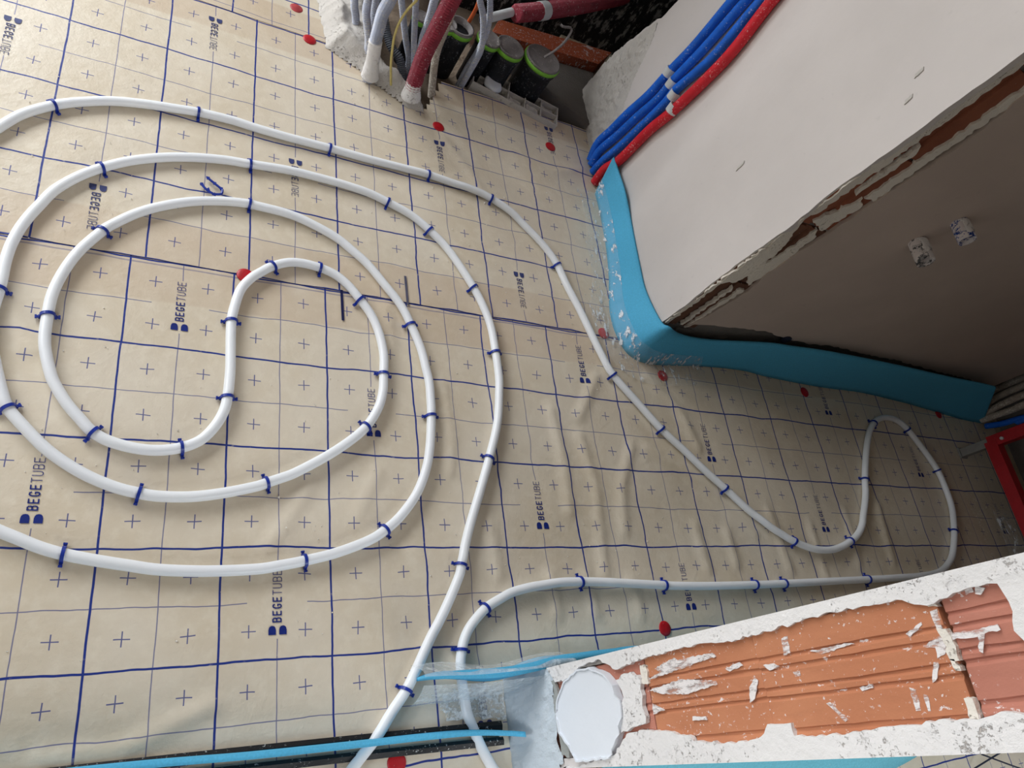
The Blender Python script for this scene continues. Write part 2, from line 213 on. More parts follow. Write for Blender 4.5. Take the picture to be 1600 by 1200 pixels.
def slab(P2, place, d0, d1):
    """polygon P2 (2D) extruded from depth d0 to d1; place(u,v,d)->3D"""
    n = len(P2)
    tris = tessellate_polygon([[Vector((p[0], p[1], 0)) for p in P2]])
    V = [place(p[0], p[1], d1) for p in P2]+[place(p[0], p[1], d0) for p in P2]
    F = [tuple(t) for t in tris]+[tuple(n+i for i in reversed(t)) for t in tris]
    F += [(i, (i+1) % n, n+(i+1) % n, n+i) for i in range(n)]
    return V, F
def inside(P, x, y):
    c = False; n = len(P); j = n-1
    for i in range(n):
        xi, yi = P[i][0], P[i][1]; xj, yj = P[j][0], P[j][1]
        if (yi > y) != (yj > y) and x < (xj-xi)*(y-yi)/(yj-yi)+xi: c = not c
        j = i
    return c
def segd(px, py, a, b):
    ax, ay = a[0], a[1]; bx, by = b[0]-ax, b[1]-ay
    L = bx*bx+by*by; t = 0 if L == 0 else max(0, min(1, ((px-ax)*bx+(py-ay)*by)/L))
    return math.hypot(px-ax-t*bx, py-ay-t*by)
def edge_d(P, x, y):
    n = len(P); return min(segd(x, y, P[i], P[(i+1) % n]) for i in range(n))
def crust(P, place, res, height):
    """rough crust over polygon P: grid of cells inside it, height(u,v,dist_to_edge)"""
    us = [p[0] for p in P]; vs = [p[1] for p in P]; idx = {}; V = []; F = []
    u0, v0 = min(us), min(vs); nu = int((max(us)-u0)/res)+1; nv = int((max(vs)-v0)/res)+1
    def vid(i, j):
        if (i, j) not in idx:
            u, v = u0+i*res, v0+j*res
            d = edge_d(P, u, v) if inside(P, u, v) else 0.0
            u += noise.noise(Vector((u*90, v*90, 3)))*res*.45; v += noise.noise(Vector((u*90, v*90, 9)))*res*.45
            idx[(i, j)] = len(V); V.append(place(u, v, height(u, v, d)))
        return idx[(i, j)]
    for i in range(nu):
        for j in range(nv):
            if inside(P, u0+(i+.5)*res, v0+(j+.5)*res):
                F.append((vid(i,j), vid(i+1,j), vid(i+1,j+1), vid(i,j+1)))
    return V, F

# ------------------------------------------------------------------ materials
class NT:
    def __init__(s, name):
        s.m = bpy.data.materials.new(name); s.m.use_nodes = True
        s.t = s.m.node_tree; s.n = s.t.nodes; s.b = s.n['Principled BSDF']
        s.out = s.n['Material Output']
        s.geo = s.n.new('ShaderNodeNewGeometry').outputs['Position']
    def val(s, sock, v):
        if isinstance(v, bpy.types.NodeSocket): s.t.links.new(v, sock)
        else: sock.default_value = v
    def math(s, op, a, b=0.0, c=0.0, clamp=False):
        n = s.n.new('ShaderNodeMath'); n.operation = op; n.use_clamp = clamp
        s.val(n.inputs[0], a); s.val(n.inputs[1], b); s.val(n.inputs[2], c); return n.outputs[0]
    def mix(s, f, a, b):
        n = s.n.new('ShaderNodeMix'); n.data_type = 'RGBA'
        s.val(n.inputs['Factor'], f)
        ia = [i for i in n.inputs if i.name == 'A' and i.type == 'RGBA'][0]; ib = [i for i in n.inputs if i.name == 'B' and i.type == 'RGBA'][0]
        s.val(ia, a if not isinstance(a, tuple) else (*a[:3], 1)); s.val(ib, b if not isinstance(b, tuple) else (*b[:3], 1))
        return [o for o in n.outputs if o.type == 'RGBA'][0]
    def noise(s, scale, detail=3, rough=.55, vec=None, stretch=None):
        v = vec or s.geo
        if stretch:
            mp = s.n.new('ShaderNodeMapping'); s.t.links.new(v, mp.inputs['Vector']); mp.inputs['Scale'].default_value = stretch; v = mp.outputs[0]
        n = s.n.new('ShaderNodeTexNoise'); s.t.links.new(v, n.inputs['Vector'])
        n.inputs['Scale'].default_value = scale; n.inputs['Detail'].default_value = detail; n.inputs['Roughness'].default_value = rough
        return n.outputs['Fac']
    def vor(s, scale, vec=None, rnd=1.0):
        n = s.n.new('ShaderNodeTexVoronoi'); s.t.links.new(vec or s.geo, n.inputs['Vector']); n.inputs['Scale'].default_value = scale
        n.inputs['Randomness'].default_value = rnd
        return n.outputs['Distance']
    def step(s, x, lo, hi):
        n = s.n.new('ShaderNodeMapRange'); n.interpolation_type = 'SMOOTHSTEP'; s.val(n.inputs['Value'], x)
        n.inputs['From Min'].default_value = lo; n.inputs['From Max'].default_value = hi; return n.outputs[0]
    def bump(s, h, strength=.3, dist=.002, prev=None):
        n = s.n.new('ShaderNodeBump'); s.val(n.inputs['Height'], h); n.inputs['Strength'].default_value = strength; n.inputs['Distance'].default_value = dist
        if prev: s.t.links.new(prev, n.inputs['Normal'])
        return n.outputs[0]
    def fin(s, col, rough=.6, normal=None, spec=.4, metal=0.0):
        s.val(s.b.inputs['Base Color'], (*col[:3], 1) if isinstance(col, tuple) else col)
        s.val(s.b.inputs['Roughness'], rough); s.b.inputs['Specular IOR Level'].default_value = spec; s.b.inputs['Metallic'].default_value = metal
        if normal: s.t.links.new(normal, s.b.inputs['Normal'])
        return s.m
def srgb(r, g, b):
    f = lambda c: (c/255/12.92) if c/255 <= .04045 else ((c/255+.055)/1.055)**2.4
    return (f(r), f(g), f(b))
def plain(name, col, rough=.6, var=.15, scale=25, bump=.25, dust=None, dust_amt=.56, spec=.35, bscale=None, bd=.002):
    t = NT(name); f = t.noise(scale, 4)
    dark = tuple(c*(1-var) for c in col); lite = tuple(min(1, c*(1+var)) for c in col)
    c = t.mix(t.step(f, .3, .7), dark, lite)
    if dust:
        d = t.math('MULTIPLY', t.step(t.noise(170, 4, .7), dust_amt, dust_amt+.06), t.step(t.noise(28, 3), .40, .62))
        c = t.mix(d, c, dust)
    nrm = t.bump(t.noise(bscale or scale*6, 4), bump, bd) if bump else None
    return t.fin(c, rough, nrm, spec)

MT = {}
def foil_material():
    t = NT('printed_foil')
    uv = t.n.new('ShaderNodeUVMap').outputs[0]
    sp = t.n.new('ShaderNodeSeparateXYZ'); t.t.links.new(uv, sp.inputs[0])
    wob = lambda s_, a: t.math('MULTIPLY', t.math('SUBTRACT', t.noise(s_, 2), .5), a)
    sx = t.n.new('ShaderNodeSeparateXYZ'); t.t.links.new(t.geo, sx.inputs[0])
    ramp = t.math('ADD', .3, t.math('MULTIPLY', t.step(sx.outputs[0], .3, 1.0), .7))
    u = t.math('ADD', sp.outputs[0], t.math('MULTIPLY', t.math('ADD', wob(6, .10), wob(22, .036)), ramp))
    pos2 = t.n.new('ShaderNodeMapping'); t.t.links.new(t.geo, pos2.inputs[0]); pos2.inputs['Location'].default_value = (7.3, 2.1, 0)
    wob2 = lambda s_, a: t.math('MULTIPLY', t.math('SUBTRACT', t.noise(s_, 2, vec=pos2.outputs[0]), .5), a)
    v = t.math('ADD', sp.outputs[1], wob2(6, .08)); v = t.math('ADD', v, wob2(20, .020))
    fu = t.math('FRACT', u); fv = t.math('FRACT', v); iu = t.math('FLOOR', u); iv = t.math('FLOOR', v)
    def near(x, c, wd, soft=.0025): return t.step(t.math('ABSOLUTE', t.math('SUBTRACT', x, c)), wd+soft, wd-soft)
    def frac0(x): return t.math('ABSOLUTE', t.math('SUBTRACT', t.math('FRACT', t.math('ADD', x, .5)), .5))
    bu = t.step(frac0(u), .0115, .0075); bv = t.step(frac0(v), .0115, .0075)
    # every fifth half cell carries the lettering and the thin lines leave room for it
    key = t.math('FRACT', t.math('DIVIDE', t.math('ADD', t.math('SUBTRACT', iu, t.math('MULTIPLY', iv, 2.0)), 500.5-2.0), 5.0))
    hit = t.math('LESS_THAN', key, .2)
    gap_u = t.math('MULTIPLY', hit, t.math('MULTIPLY', t.math('GREATER_THAN', fv, .2), t.math('LESS_THAN', fv, .83)))
    gap_v = t.math('MULTIPLY', hit, t.math('LESS_THAN', t.math('ABSOLUTE', t.math('SUBTRACT', fu, .5)), .27))
    tu = t.math('MULTIPLY', near(fu, .5, .0045), t.math('SUBTRACT', 1.0, gap_u))
    tv = t.math('MULTIPLY', near(fv, .5, .0045), t.math('SUBTRACT', 1.0, gap_v))
    cu = t.math('ABSOLUTE', t.math('SUBTRACT', t.math('FRACT', t.math('MULTIPLY', u, 2.0)), .5))
    cv = t.math('ABSOLUTE', t.math('SUBTRACT', t.math('FRACT', t.math('MULTIPLY', v, 2.0)), .5))
    arm = .125
    cr = t.math('MAXIMUM', t.math('MULTIPLY', t.math('LESS_THAN', cu, arm), t.step(cv, .0125, .0075)), t.math('MULTIPLY', t.math('LESS_THAN', cv, arm), t.step(cu, .0125, .0075)))
    bold = t.math('MAXIMUM', bu, bv)
    thin = t.math('MULTIPLY', t.math('MAXIMUM', tu, tv), .75)
    cr = t.math('MULTIPLY', cr, .85)
    sepg = t.n.new('ShaderNodeSeparateXYZ'); t.t.links.new(t.geo, sepg.inputs[0])
    gy = t.math('ADD', sepg.outputs[1], t.math('MULTIPLY', t.math('SUBTRACT', t.noise(5, 2), .5), .014))
    seam = t.math('MULTIPLY', near(gy, .192, .0018, .0006), .45)
    bold = t.math('MAXIMUM', bold, seam)
    ink = t.math('MAXIMUM', bold, t.math('MAXIMUM', thin, cr))
    # base: translucent beige film over insulation, browner where two layers overlap
    n1 = t.noise(3.5, 3); n2 = t.noise(34, 4, .6)
    c = t.mix(t.step(n1, .3, .7), srgb(219, 205, 181), srgb(227, 216, 197))
    c = t.mix(t.math('MULTIPLY', t.step(n2, .42, .72), .45), c, srgb(236, 226, 206))
    ov = t.math('MAXIMUM', near(gy, .204, .100, .004), near(gy, 1.02, .085, .004))
    ov = t.math('MULTIPLY', ov, t.math('ADD', .55, t.math('MULTIPLY', t.step(t.noise(4, 2), .35, .65), .45)))
    c = t.mix(t.math('MULTIPLY', ov, .42), c, srgb(196, 168, 138))
    c = t.mix(t.math('MULTIPLY', ink, t.math('SUBTRACT', 1.0, t.math('MULTIPLY', t.step(t.noise(60, 3), .62, .75), .35))), c, srgb(26, 52, 138))
    dust = t.math('MULTIPLY', t.step(t.noise(240, 3, .7), .70, .75), t.step(t.noise(9, 3), .42, .62))
    c = t.mix(t.math('MULTIPLY', dust, .8), c, (.80, .79, .76))
    b1 = t.bump(t.noise(30, 4, .6), .35, .004)
    b2 = t.bump(t.noise(130, 4, .65), .42, .0016, b1)
    return t.fin(c, t.math('ADD', .27, t.math('MULTIPLY', n2, .25)), b2, .5)
MT['foil'] = foil_material()
MT['ink'] = plain('blue_print', srgb(22, 42, 122), .45, .1, 60, 0)
MT['ink_grey'] = plain('faded_blue_print', srgb(58, 66, 116), .5, .15, 120, 0)
MT['ink_dark'] = plain('navy_print', srgb(20, 26, 76), .5, .1, 60, 0)
MT['ink_pale'] = plain('covered_navy_print', srgb(92, 92, 112), .5, .1, 60, 0)
MT['pipe'] = plain('white_pe_pipe', srgb(240, 243, 248), .36, .015, 8, 0, spec=.5)
_p = MT['pipe'].node_tree.nodes['Principled BSDF']
_p.inputs['Subsurface Weight'].default_value = .6; _p.inputs['Subsurface Radius'].default_value = (1, 1, 1); _p.inputs['Subsurface Scale'].default_value = .012
MT['clip'] = plain('blue_clip_plastic', srgb(16, 48, 150), .38, .12, 90, .1, spec=.5)
MT['red_disc'] = plain('red_plastic', srgb(184, 22, 34), .4, .12, 60, .15, spec=.5, dust=(.75, .6, .55), dust_amt=.66)
MT['red_disc_covered'] = plain('red_plastic_under_film', srgb(176, 70, 74), .4, .2, 60, .15)
MT['foam'] = plain('blue_foam', srgb(88, 180, 220), .75, .07, 300, .35, spec=.2, bscale=420, bd=.001)
MT['foam_pale'] = plain('pale_turquoise_foam', srgb(112, 190, 208), .7, .08, 200, .3, spec=.2, dust=(.8, .8, .78), dust_amt=.66)
def film_mat(name, lo, hi, col, a=.56, z=.70, sc=26, st_=None):
    t = NT(name)
    n = t.noise(sc, 5, .7, stretch=st_)
    m = t.fin(col, .12, t.bump(t.noise(55, 4, .65), 1.0, .006), .7)
    t.t.links.new(t.math('ADD', t.math('MULTIPLY', t.step(n, a, z), hi-lo), lo), t.b.inputs['Alpha'])
    return m
MT['film'] = film_mat('clear_film', .10, .92, (.90, .93, .95), .545, .63, 80, (1, .3, .45))  # opaque white streaks in the alpha are painted glints
MT['film_flap'] = film_mat('milky_film', .34, .70, (.84, .90, .93), .5, .7, 40)
MT['film_glare'] = film_mat('glare_white_film', .25, .95, (.90, .93, .94), .40, .60, 110)  # white patches stand for glare on foil and film
MT['black'] = plain('black_rubber', srgb(22, 22, 24), .5, .2, 80, .3, dust=(.6, .6, .58), dust_amt=.6)
def plaster_mat(name, col, var=.05, sp=.5, rough=.85, bumpy=.3, bs=60, pits=0.0):
    t = NT(name)
    n = t.noise(4, 4); c = t.mix(t.step(n, .3, .75), tuple(x*(1-var) for x in col), tuple(min(1, x*(1+var)) for x in col))
    sc_ = t.math('MULTIPLY', t.step(t.noise(35, 4, .6), .66, .74), sp)
    c = t.mix(sc_, c, tuple(x*.72 for x in col))
    h = t.noise(bs, 5, .65)
    if pits:
        pm = t.math('MULTIPLY', t.step(t.noise(120, 5, .8), .57, .64), t.step(t.noise(16, 4, .6), .44, .62))
        c = t.mix(t.math('MULTIPLY', pm, pits), c, tuple(x*f for x, f in zip(col, (.40, .33, .28))))
        h = t.math('SUBTRACT', h, t.math('MULTIPLY', pm, .8))
    b = t.bump(h, bumpy, .003)
    return t.fin(c, rough, t.bump(t.noise(9, 3), .25, .01, b), .25)
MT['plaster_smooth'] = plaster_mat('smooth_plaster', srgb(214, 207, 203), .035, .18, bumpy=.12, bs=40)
MT['plaster_rough'] = plaster_mat('rough_plaster', srgb(232, 229, 227), .05, .2, bumpy=.8, bs=80, pits=.62)
MT['plaster_dusty'] = plaster_mat('dusty_plaster', srgb(206, 201, 194), .1, .4, bumpy=.9, bs=120, pits=.4)
MT['plaster_torn'] = plaster_mat('torn_plaster', srgb(236, 228, 216), .10, .35, bumpy=.9, bs=120, pits=.7)
def thin_plaster():
    t = NT('thin_plaster_smear')
    m = t.fin(srgb(232, 226, 224), .85, t.bump(t.noise(150, 4, .6), .5, .002), .2)
    t.t.links.new(t.math('ADD', .10, t.math('MULTIPLY', t.step(t.noise(85, 5, .7, stretch=(1, 1, .35)), .40, .56), .88)), t.b.inputs['Alpha'])
    return m
MT['plaster_thin'] = thin_plaster()
MT['plaster_white'] = plaster_mat('white_gypsum', srgb(226, 230, 236), .02, .05, bumpy=.15, bs=50)
MT['plaster_shaded'] = plaster_mat('shade_darkened_plaster', srgb(194, 178, 167), .06, .2, bumpy=.15, bs=30)  # plaster of the unlit face, darkened in colour to stand for its shade
MT['raw_wall'] = plaster_mat('raw_grey_plaster', srgb(150, 144, 138), .1, .3)
MT['cement'] = plaster_mat('grey_cement', srgb(158, 160, 156), .15, .5, bumpy=.8, bs=140)
MT['cement_pale'] = plaster_mat('pale_cement', srgb(196, 204, 210), .10, .5, bumpy=.8, bs=120)
MT['cement_dark'] = plaster_mat('dark_cement', srgb(118, 112, 106), .2, .6, bumpy=.9, bs=120)
MT['earth'] = plaster_mat('brown_rubble', srgb(136, 120, 104), .25, .6, bumpy=.9, bs=100)
def clay_mat(name, a, b, splat=.66, amt=.85):
    t = NT(name)
    c = t.mix(t.step(t.noise(7, 4), .3, .7), a, b)
    c = t.mix(t.math('MULTIPLY', t.step(t.noise(40, 4, .6, stretch=(1, 1, .15)), .5, .8), .35), c, tuple(x*.7 for x in a))
    s1 = t.math('MULTIPLY', t.step(t.noise(150, 4, .65), splat-.035, splat+.01), t.step(t.noise(16, 3), .36, .56))
    s3 = t.step(t.noise(70, 5, .7, stretch=(1, 1, .45)), splat-.01, splat+.02)
    s1 = t.math('MAXIMUM', s1, s3)
    s2 = t.step(t.noise(26, 5, .62), splat+.02, splat+.05)
    c = t.mix(t.math('MULTIPLY', t.math('MAXIMUM', s1, s2), amt), c, srgb(228, 220, 218))
    return t.fin(c, .8, t.bump(t.noise(120, 5, .6), .35, .002), .25)
MT['clay'] = clay_mat('terracotta_brick', srgb(186, 121, 88), srgb(196, 132, 97))
MT['clay_red'] = clay_mat('reddish_brick', srgb(178, 116, 98), srgb(188, 126, 108))
MT['clay_dark'] = clay_mat('dark_brick', srgb(96, 66, 52), srgb(122, 82, 62), .70, .6)
MT['clay_rust'] = clay_mat('rust_brick', srgb(132, 78, 58), srgb(150, 92, 68), .72, .5)
MT['orange_clay'] = clay_mat('orange_clay', srgb(176, 88, 58), srgb(188, 100, 68), .62, .7)
MT['conduit'] = plain('grey_conduit', srgb(184, 189, 204), .5, .08, 40, .05, dust=srgb(218, 214, 206), dust_amt=.52)
MT['conduit_dusty'] = plain('dusty_conduit', srgb(176, 164, 150), .8, .15, 40, .3, dust=srgb(214, 208, 196), dust_amt=.5)
MT['conduit_dark'] = plain('dark_conduit', srgb(104, 108, 116), .6, .15, 40, .2)
MT['crimson'] = plain('crimson_conduit', srgb(146, 52, 66), .5, .15, 40, .15, dust=srgb(206, 176, 176), dust_amt=.59)
MT['sleeve_blue'] = plain('blue_sleeve', srgb(22, 104, 216), .5, .12, 30, .3, dust=srgb(188, 202, 222), dust_amt=.60)
MT['sleeve_red'] = plain('red_sleeve', srgb(206, 34, 48), .5, .1, 30, .3, dust=srgb(232, 186, 184), dust_amt=.58)
MT['white_plastic'] = plain('white_plastic', srgb(206, 208, 208), .5, .06, 30, .1)
MT['lime'] = plain('lime_rubber', srgb(126, 190, 62), .5, .08, 30, .1)
MT['earth2'] = None
MT['cap_grey'] = plain('grey_cap', srgb(120, 114, 112), .6, .12, 30, .3, dust=srgb(190, 184, 176), dust_amt=.58)
MT['black_pipe'] = plain('black_drain_pipe', srgb(34, 36, 42), .55, .2, 50, .3, dust=srgb(150, 152, 156), dust_amt=.57)
def bitumen():
    t = NT('bitumen_membrane')
    s1 = t.math('MULTIPLY', t.step(t.noise(40, 6, .75, stretch=(1, 1, .4)), .51, .60), .75)
    c = t.mix(s1, srgb(26, 28, 32), srgb(176, 176, 174))
    return t.fin(c, .6, t.bump(t.noise(60, 4), .6, .004), .3)
MT['bitumen'] = bitumen()
MT['yellow'] = plain('yellow_cable', srgb(206, 190, 120), .5, .1, 40, .1)
MT['orange'] = plain('orange_cable', srgb(190, 88, 44), .5, .1, 40, .1)
MT['wire_dark'] = plain('dark_wire', srgb(38, 42, 62), .5, .1, 40, .1)
MT['stub_grey'] = clay_mat('plastered_grey_stub', srgb(70, 72, 76), srgb(96, 98, 100), .50, .95)
MT['stub_blue'] = clay_mat('plastered_blue_stub', srgb(20, 58, 136), srgb(28, 72, 156), .51, .95)
MT['frame_red'] = plain('red_steel', srgb(176, 26, 36), .42, .1, 30, .15, spec=.5, dust=srgb(200, 150, 146), dust_amt=.64)
MT['steel'] = plain('galvanised_steel', srgb(146, 144, 140), .5, .08, 40, .2)
MT['crumb'] = plain('plaster_crumb', srgb(230, 224, 214), .9, .1, 40, .3)
MT['floor'] = plain('insulation_board', srgb(196, 182, 156), .8, .08, 20, .3)

# ------------------------------------------------------------------ the setting
def st(name, V, F, mat, parent=None):
    o = mk(name, V, F, mat, parent)
    if not parent: o['kind'] = 'structure'
    return o
st('floor', *join([box(-2.6, -3.6, -.16, 3.4, .86, -.012), box(-2.6, .86, -.16, .40, 3.0, -.012), box(1.3, .86, -.16, 3.4, 3.0, -.012), box(.40, .86, -.16, 1.3, 3.0, -.06)]), MT['floor'])
st('ceiling', *box(-2.6, -3.6, 2.62, 3.4, 3.0, 2.72), MT['raw_wall'])
# end wall of the room with the window opening the daylight comes through
wx0, wx1, wz0, wz1 = -2.35, -.55, .88, 2.32
st('wall_end', *join([box(-2.6, 2.9, -.012, wx0, 3.0, 2.62), box(wx1, 2.9, -.012, 3.4, 3.0, 2.62), box(wx0, 2.9, -.012, wx1, 3.0, wz0), box(wx0, 2.9, wz1, wx1, 3.0, 2.62)]), MT['raw_wall'])
st('window_1', *join([box(wx0, 2.92, wz0, wx0+.05, 2.97, wz1), box(wx1-.05, 2.92, wz0, wx1, 2.97, wz1), box(wx0+.05, 2.92, wz0, wx1-.05, 2.97, wz0+.05), box(wx0+.05, 2.92, wz1-.05, wx1-.05, 2.97, wz1)]), MT['white_plastic'])
sy0, sy1, sz0, sz1 = .92, 2.12, .95, 2.25  # unseen opening added to go with the side fill lamp
st('wall_side', *join([box(-2.6, -3.6, -.012, -2.52, sy0, 2.62), box(-2.6, sy1, -.012, -2.52, 2.9, 2.62), box(-2.6, sy0, -.012, -2.52, sy1, sz0), box(-2.6, sy0, sz1, -2.52, sy1, 2.62)]), MT['raw_wall'])
st('added_side_window', *join([box(-2.59, sy0, sz0, -2.54, sy0+.05, sz1), box(-2.59, sy1-.05, sz0, -2.54, sy1, sz1), box(-2.59, sy0+.05, sz0, -2.54, sy1-.05, sz0+.05), box(-2.59, sy0+.05, sz1-.05, -2.54, sy1-.05, sz1)]), MT['white_plastic'])  # unseen window frame added around the side fill lamp
st('wall_entry', *box(-2.6, -.84, -.012, -.45, -.665, 2.62), MT['raw_wall'])
st('wall_back', *box(3.22, -.84, -.012, 3.32, 1.6, 2.62), MT['cement_dark'])
st('wall_rear', *box(.52, 1.5, -.06, 3.22, 1.62, 2.62), MT['bitumen'])

# ---- corner wall on the left: brick core, bright face, shaded face
wl = st('wall_left', *join([box(1.326, .203, -.012, 2.98, 1.05, 2.62), box(2.98, .36, -.012, 3.22, 1.05, 2.62)]), MT['cement_dark'])
place_b = lambda u, v, d: Vector((1.326-d, u, v))            # bright face: u = y, v = z
e1 = [(p[1], p[2]) for p in D['edge1']]; fr = [(p[1], p[2]) for p in D['br_far']]
poly = [(.198, .02)]+e1+[(.186, 1.6), (.186, 2.61)]
P = jag(poly, .0016, .02, closed=False)+[Vector((.186, 2.61))]
P += [Vector((1.06, 2.61)), Vector((1.06, 1.2))]+jag(fr[:-2], .004, .015, closed=False)+[Vector((1.17, .02))]
V, F = slab(P, place_b, 0, .016)
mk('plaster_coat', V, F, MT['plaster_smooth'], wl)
rough = [(1.19, -.01), (1.185, .14), (1.165, .22), (1.12, .33), (1.09, .40), (1.05, .36), (1.00, .25), (.94, .17), (.87, .12), (.83, .05), (.83, -.01)]
V, F = crust(rough, lambda u, v, d: Vector((1.311-d, u, v)), .006, lambda u, v, d: min(.009, d*.22)*(1+.9*noise.noise(Vector((u*45, v*45, 0))))+.0025*noise.noise(Vector((u*140, v*140, 0)))*min(1, d*40)+.05*max(0, .10-v)*(1 if d > .002 else 0)+.001)
o = mk('plaster_smear', V, F, MT['plaster_dusty'], wl); o['label'] = 'rough white plaster smeared low on the bright wall'
for yy, zz, L_ in ((.297, .952, .012), (.262, .915, .011), (.432, .512, .016)):
    V, F = slab(jag([(yy-.004, zz-L_), (yy+.003, zz-L_*.6), (yy+.004, zz+L_), (yy-.002, zz+L_*.7)], .0008, .004), lambda u, v, d: Vector((1.3102-d, u, v)), 0, .0025)
    mk('plaster_nick', V, F, MT['plaster_dusty'], wl)
place_d = lambda u, v, d: Vector((u, .203-d-.028*max(0, u-1.43)*0, v))     # shaded face: u = x, v = z
e2 = [(p[0], p[2]) for p in D['edge2']]; db = [(p[0], p[2]) for p in D['dark_bot']]
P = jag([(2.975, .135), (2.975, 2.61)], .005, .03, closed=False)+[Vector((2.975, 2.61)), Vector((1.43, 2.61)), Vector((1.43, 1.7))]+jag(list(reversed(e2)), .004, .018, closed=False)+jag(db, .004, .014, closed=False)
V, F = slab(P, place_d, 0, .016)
o = mk('plaster_coat', V, F, MT['plaster_shaded'], wl); o['label'] = 'smooth beige plaster on the shaded face, its colour darkened for the shade'
# exposed bricks of the broken corner
zc = [.0, .125, .36, .60, .84, 1.08, 1.32, 1.56, 1.80, 2.04, 2.28, 2.60]
for i in range(len(zc)-1):
    mtl = MT['cement_dark'] if i == 0 else (MT['clay_dark'] if i in (1, 2) else MT['clay_rust'])
    y0 = .196 if i else .193
    z0, z1 = zc[i]+.004, zc[i+1]-.004
    prof = [(1.315, y0+.004), (1.318, y0), (1.352, y0-.001), (1.355, y0+.006), (1.372, y0+.006), (1.375, y0-.001), (1.425, y0), (1.43, y0+.03), (1.315, y0+.03)]
    n = len(prof); V = [(a, b, z0) for a, b in prof]+[(a+random.uniform(-.001, .001), b, z1) for a, b in prof]
    F = [tuple(range(n)), tuple(range(2*n-1, n-1, -1))]+[(k, n+k, n+(k+1) % n, (k+1) % n) for k in range(n)]
    o = mk('brick', V, F, mtl, wl)
# torn plaster and mortar left on the corner bricks
def sm(poly, d, mat, plc, name='mortar_patch', amp=.0045, step=.008, par=wl):
    V, F = slab(jag(poly, amp, step), plc, -.004, d)
    return mk(name, V, F, mat, par)
pd = lambda u, v, d: Vector((u, .196-d, v))
for poly, d in [([(1.316, .13), (1.326, .13), (1.330, .45), (1.322, .62), (1.316, .64)], .003), ([(1.318, .34), (1.36, .36), (1.375, .42), (1.362, .50), (1.345, .56), (1.318, .62)], .005),
                ([(1.36, .40), (1.405, .36), (1.412, .47), (1.405, .58), (1.385, .60), (1.38, .50)], .006), ([(1.345, .62), (1.40, .60), (1.415, .70), (1.39, .72), (1.37, .66)], .006),
                ([(1.362, .14), (1.370, .14), (1.376, .33), (1.369, .34)], .006), ([(1.385, .13), (1.395, .14), (1.41, .34), (1.395, .34)], .007),
                ([(1.318, .63), (1.335, .64), (1.345, .80), (1.350, 1.02), (1.352, 1.4), (1.345, 1.9), (1.318, 1.9)], .004), ([(1.395, .72), (1.425, .72), (1.432, 1.0), (1.43, 1.5), (1.415, 1.5), (1.41, .95)], .006), ([(1.352, .74), (1.366, .72), (1.374, .86), (1.36, .88)], .007)]:
    sm(poly, d, MT['plaster_torn'], pd)
V, F = crust([(1.315, .02), (1.315, .125), (1.40, .15), (1.60, .18), (1.80, .18), (2.2, .185), (2.7, .16), (2.97, .14), (2.97, .02)], lambda u, v, d: Vector((u, .203-d, v)), .012, lambda u, v, d: .003+.008*abs(noise.noise(Vector((u*25, v*25, 4)))))
o = mk('bare_concrete', V, F, MT['cement_dark'], wl); o['label'] = 'rough bare base under the shaded plaster'
mk('cable_hole', *lathe([(.0, .0), (.012, .001), (.016, .004), (.018, .010)], 12), MT['wire_dark'], wl).matrix_local = Matrix.Translation((1.755, .193, .172)) @ Matrix.Rotation(math.radians(90), 4, 'X')

# ---- door wall with the cut jamb
wr = st('wall_right', *join([box(.822, -.826, -.012, 3.22, -.679, 2.62)]), MT['cement_dark'])
mk('plaster_coat', *box(.800, -.679, -.012, 3.22, -.665, 2.62), MT['raw_wall'], wr)
mk('plaster_coat', *box(.800, -.842, -.012, 3.22, -.826, 2.62), MT['plaster_smooth'], wr)
J = D['j_ribs']
def jamb_brick(z0, z1, mat, dy=0.0, dx=0.0):
    ya, yb = -.6795, -.8255
    xs = .801+dx
    prof = [(ya, xs+.004), (ya-.002, xs)]
    for lo, hi in ((-.717, -.7195), (-.7305, -.7335), (-.7555, -.7580), (-.7667, -.7697), (-.8060, -.8100)):
        lo += dy; hi += dy
        prof += [(lo+.001, xs), (lo-.0006, xs+.0030), (hi+.0006, xs+.0032), (hi-.0034, xs+.0004)]
    prof += [(yb+.002, xs), (yb, xs+.004), (yb, xs+.02), (ya, xs+.02)]
    n = len(prof); NS = 14; zs = [z0]+[z0+.0015+(z1-z0-.003)*q/(NS-3) for q in range(NS-2)]+[z1]; V = []
    for k, z in enumerate(zs):
        for q, (a, b) in enumerate(prof):
            edge_v = k in (0, NS-1)
            jx = 0 if b > xs+.01 else .0009*noise.noise(Vector((a*160, z*60, 1.3)))
            ja = 0 if q < 2 or q > n-5 else .0016*noise.noise(Vector((q*3.1, z*28, 4.4)))
            V.append((b+jx+(.0010 if edge_v and b < xs+.01 else 0), a+ja, z))
    F = [tuple(range(n)), tuple(range(NS*n-1, (NS-1)*n-1, -1))]
    for k in range(NS-1):
        F += [(k*n+i, (k+1)*n+i, (k+1)*n+(i+1) % n, k*n+(i+1) % n) for i in range(n)]
    return mk('brick', V, F, mat, wr)
jamb_brick(.0, .115, MT['clay_red'], 0, .004); jamb_brick(.118, .3895, MT['clay_red'], .002, .004)
jamb_brick(.3945, .638, MT['clay'], .001, .0016); jamb_brick(.6385, .9125, MT['clay'])
jamb_brick(.9175, 1.165, MT['clay_red'], .012, .003)
z = 1.173
while z < 2.55:
    jamb_brick(z, min(2.61, z+.245), MT['clay' if int(z*4) % 2 else 'clay_red'], random.uniform(-.01, .01), random.uniform(0, .003)); z += .254
pj = lambda u, v, d: Vector((.802-d, u, v))
jt = D['j_top']; jb = D['j_bot']
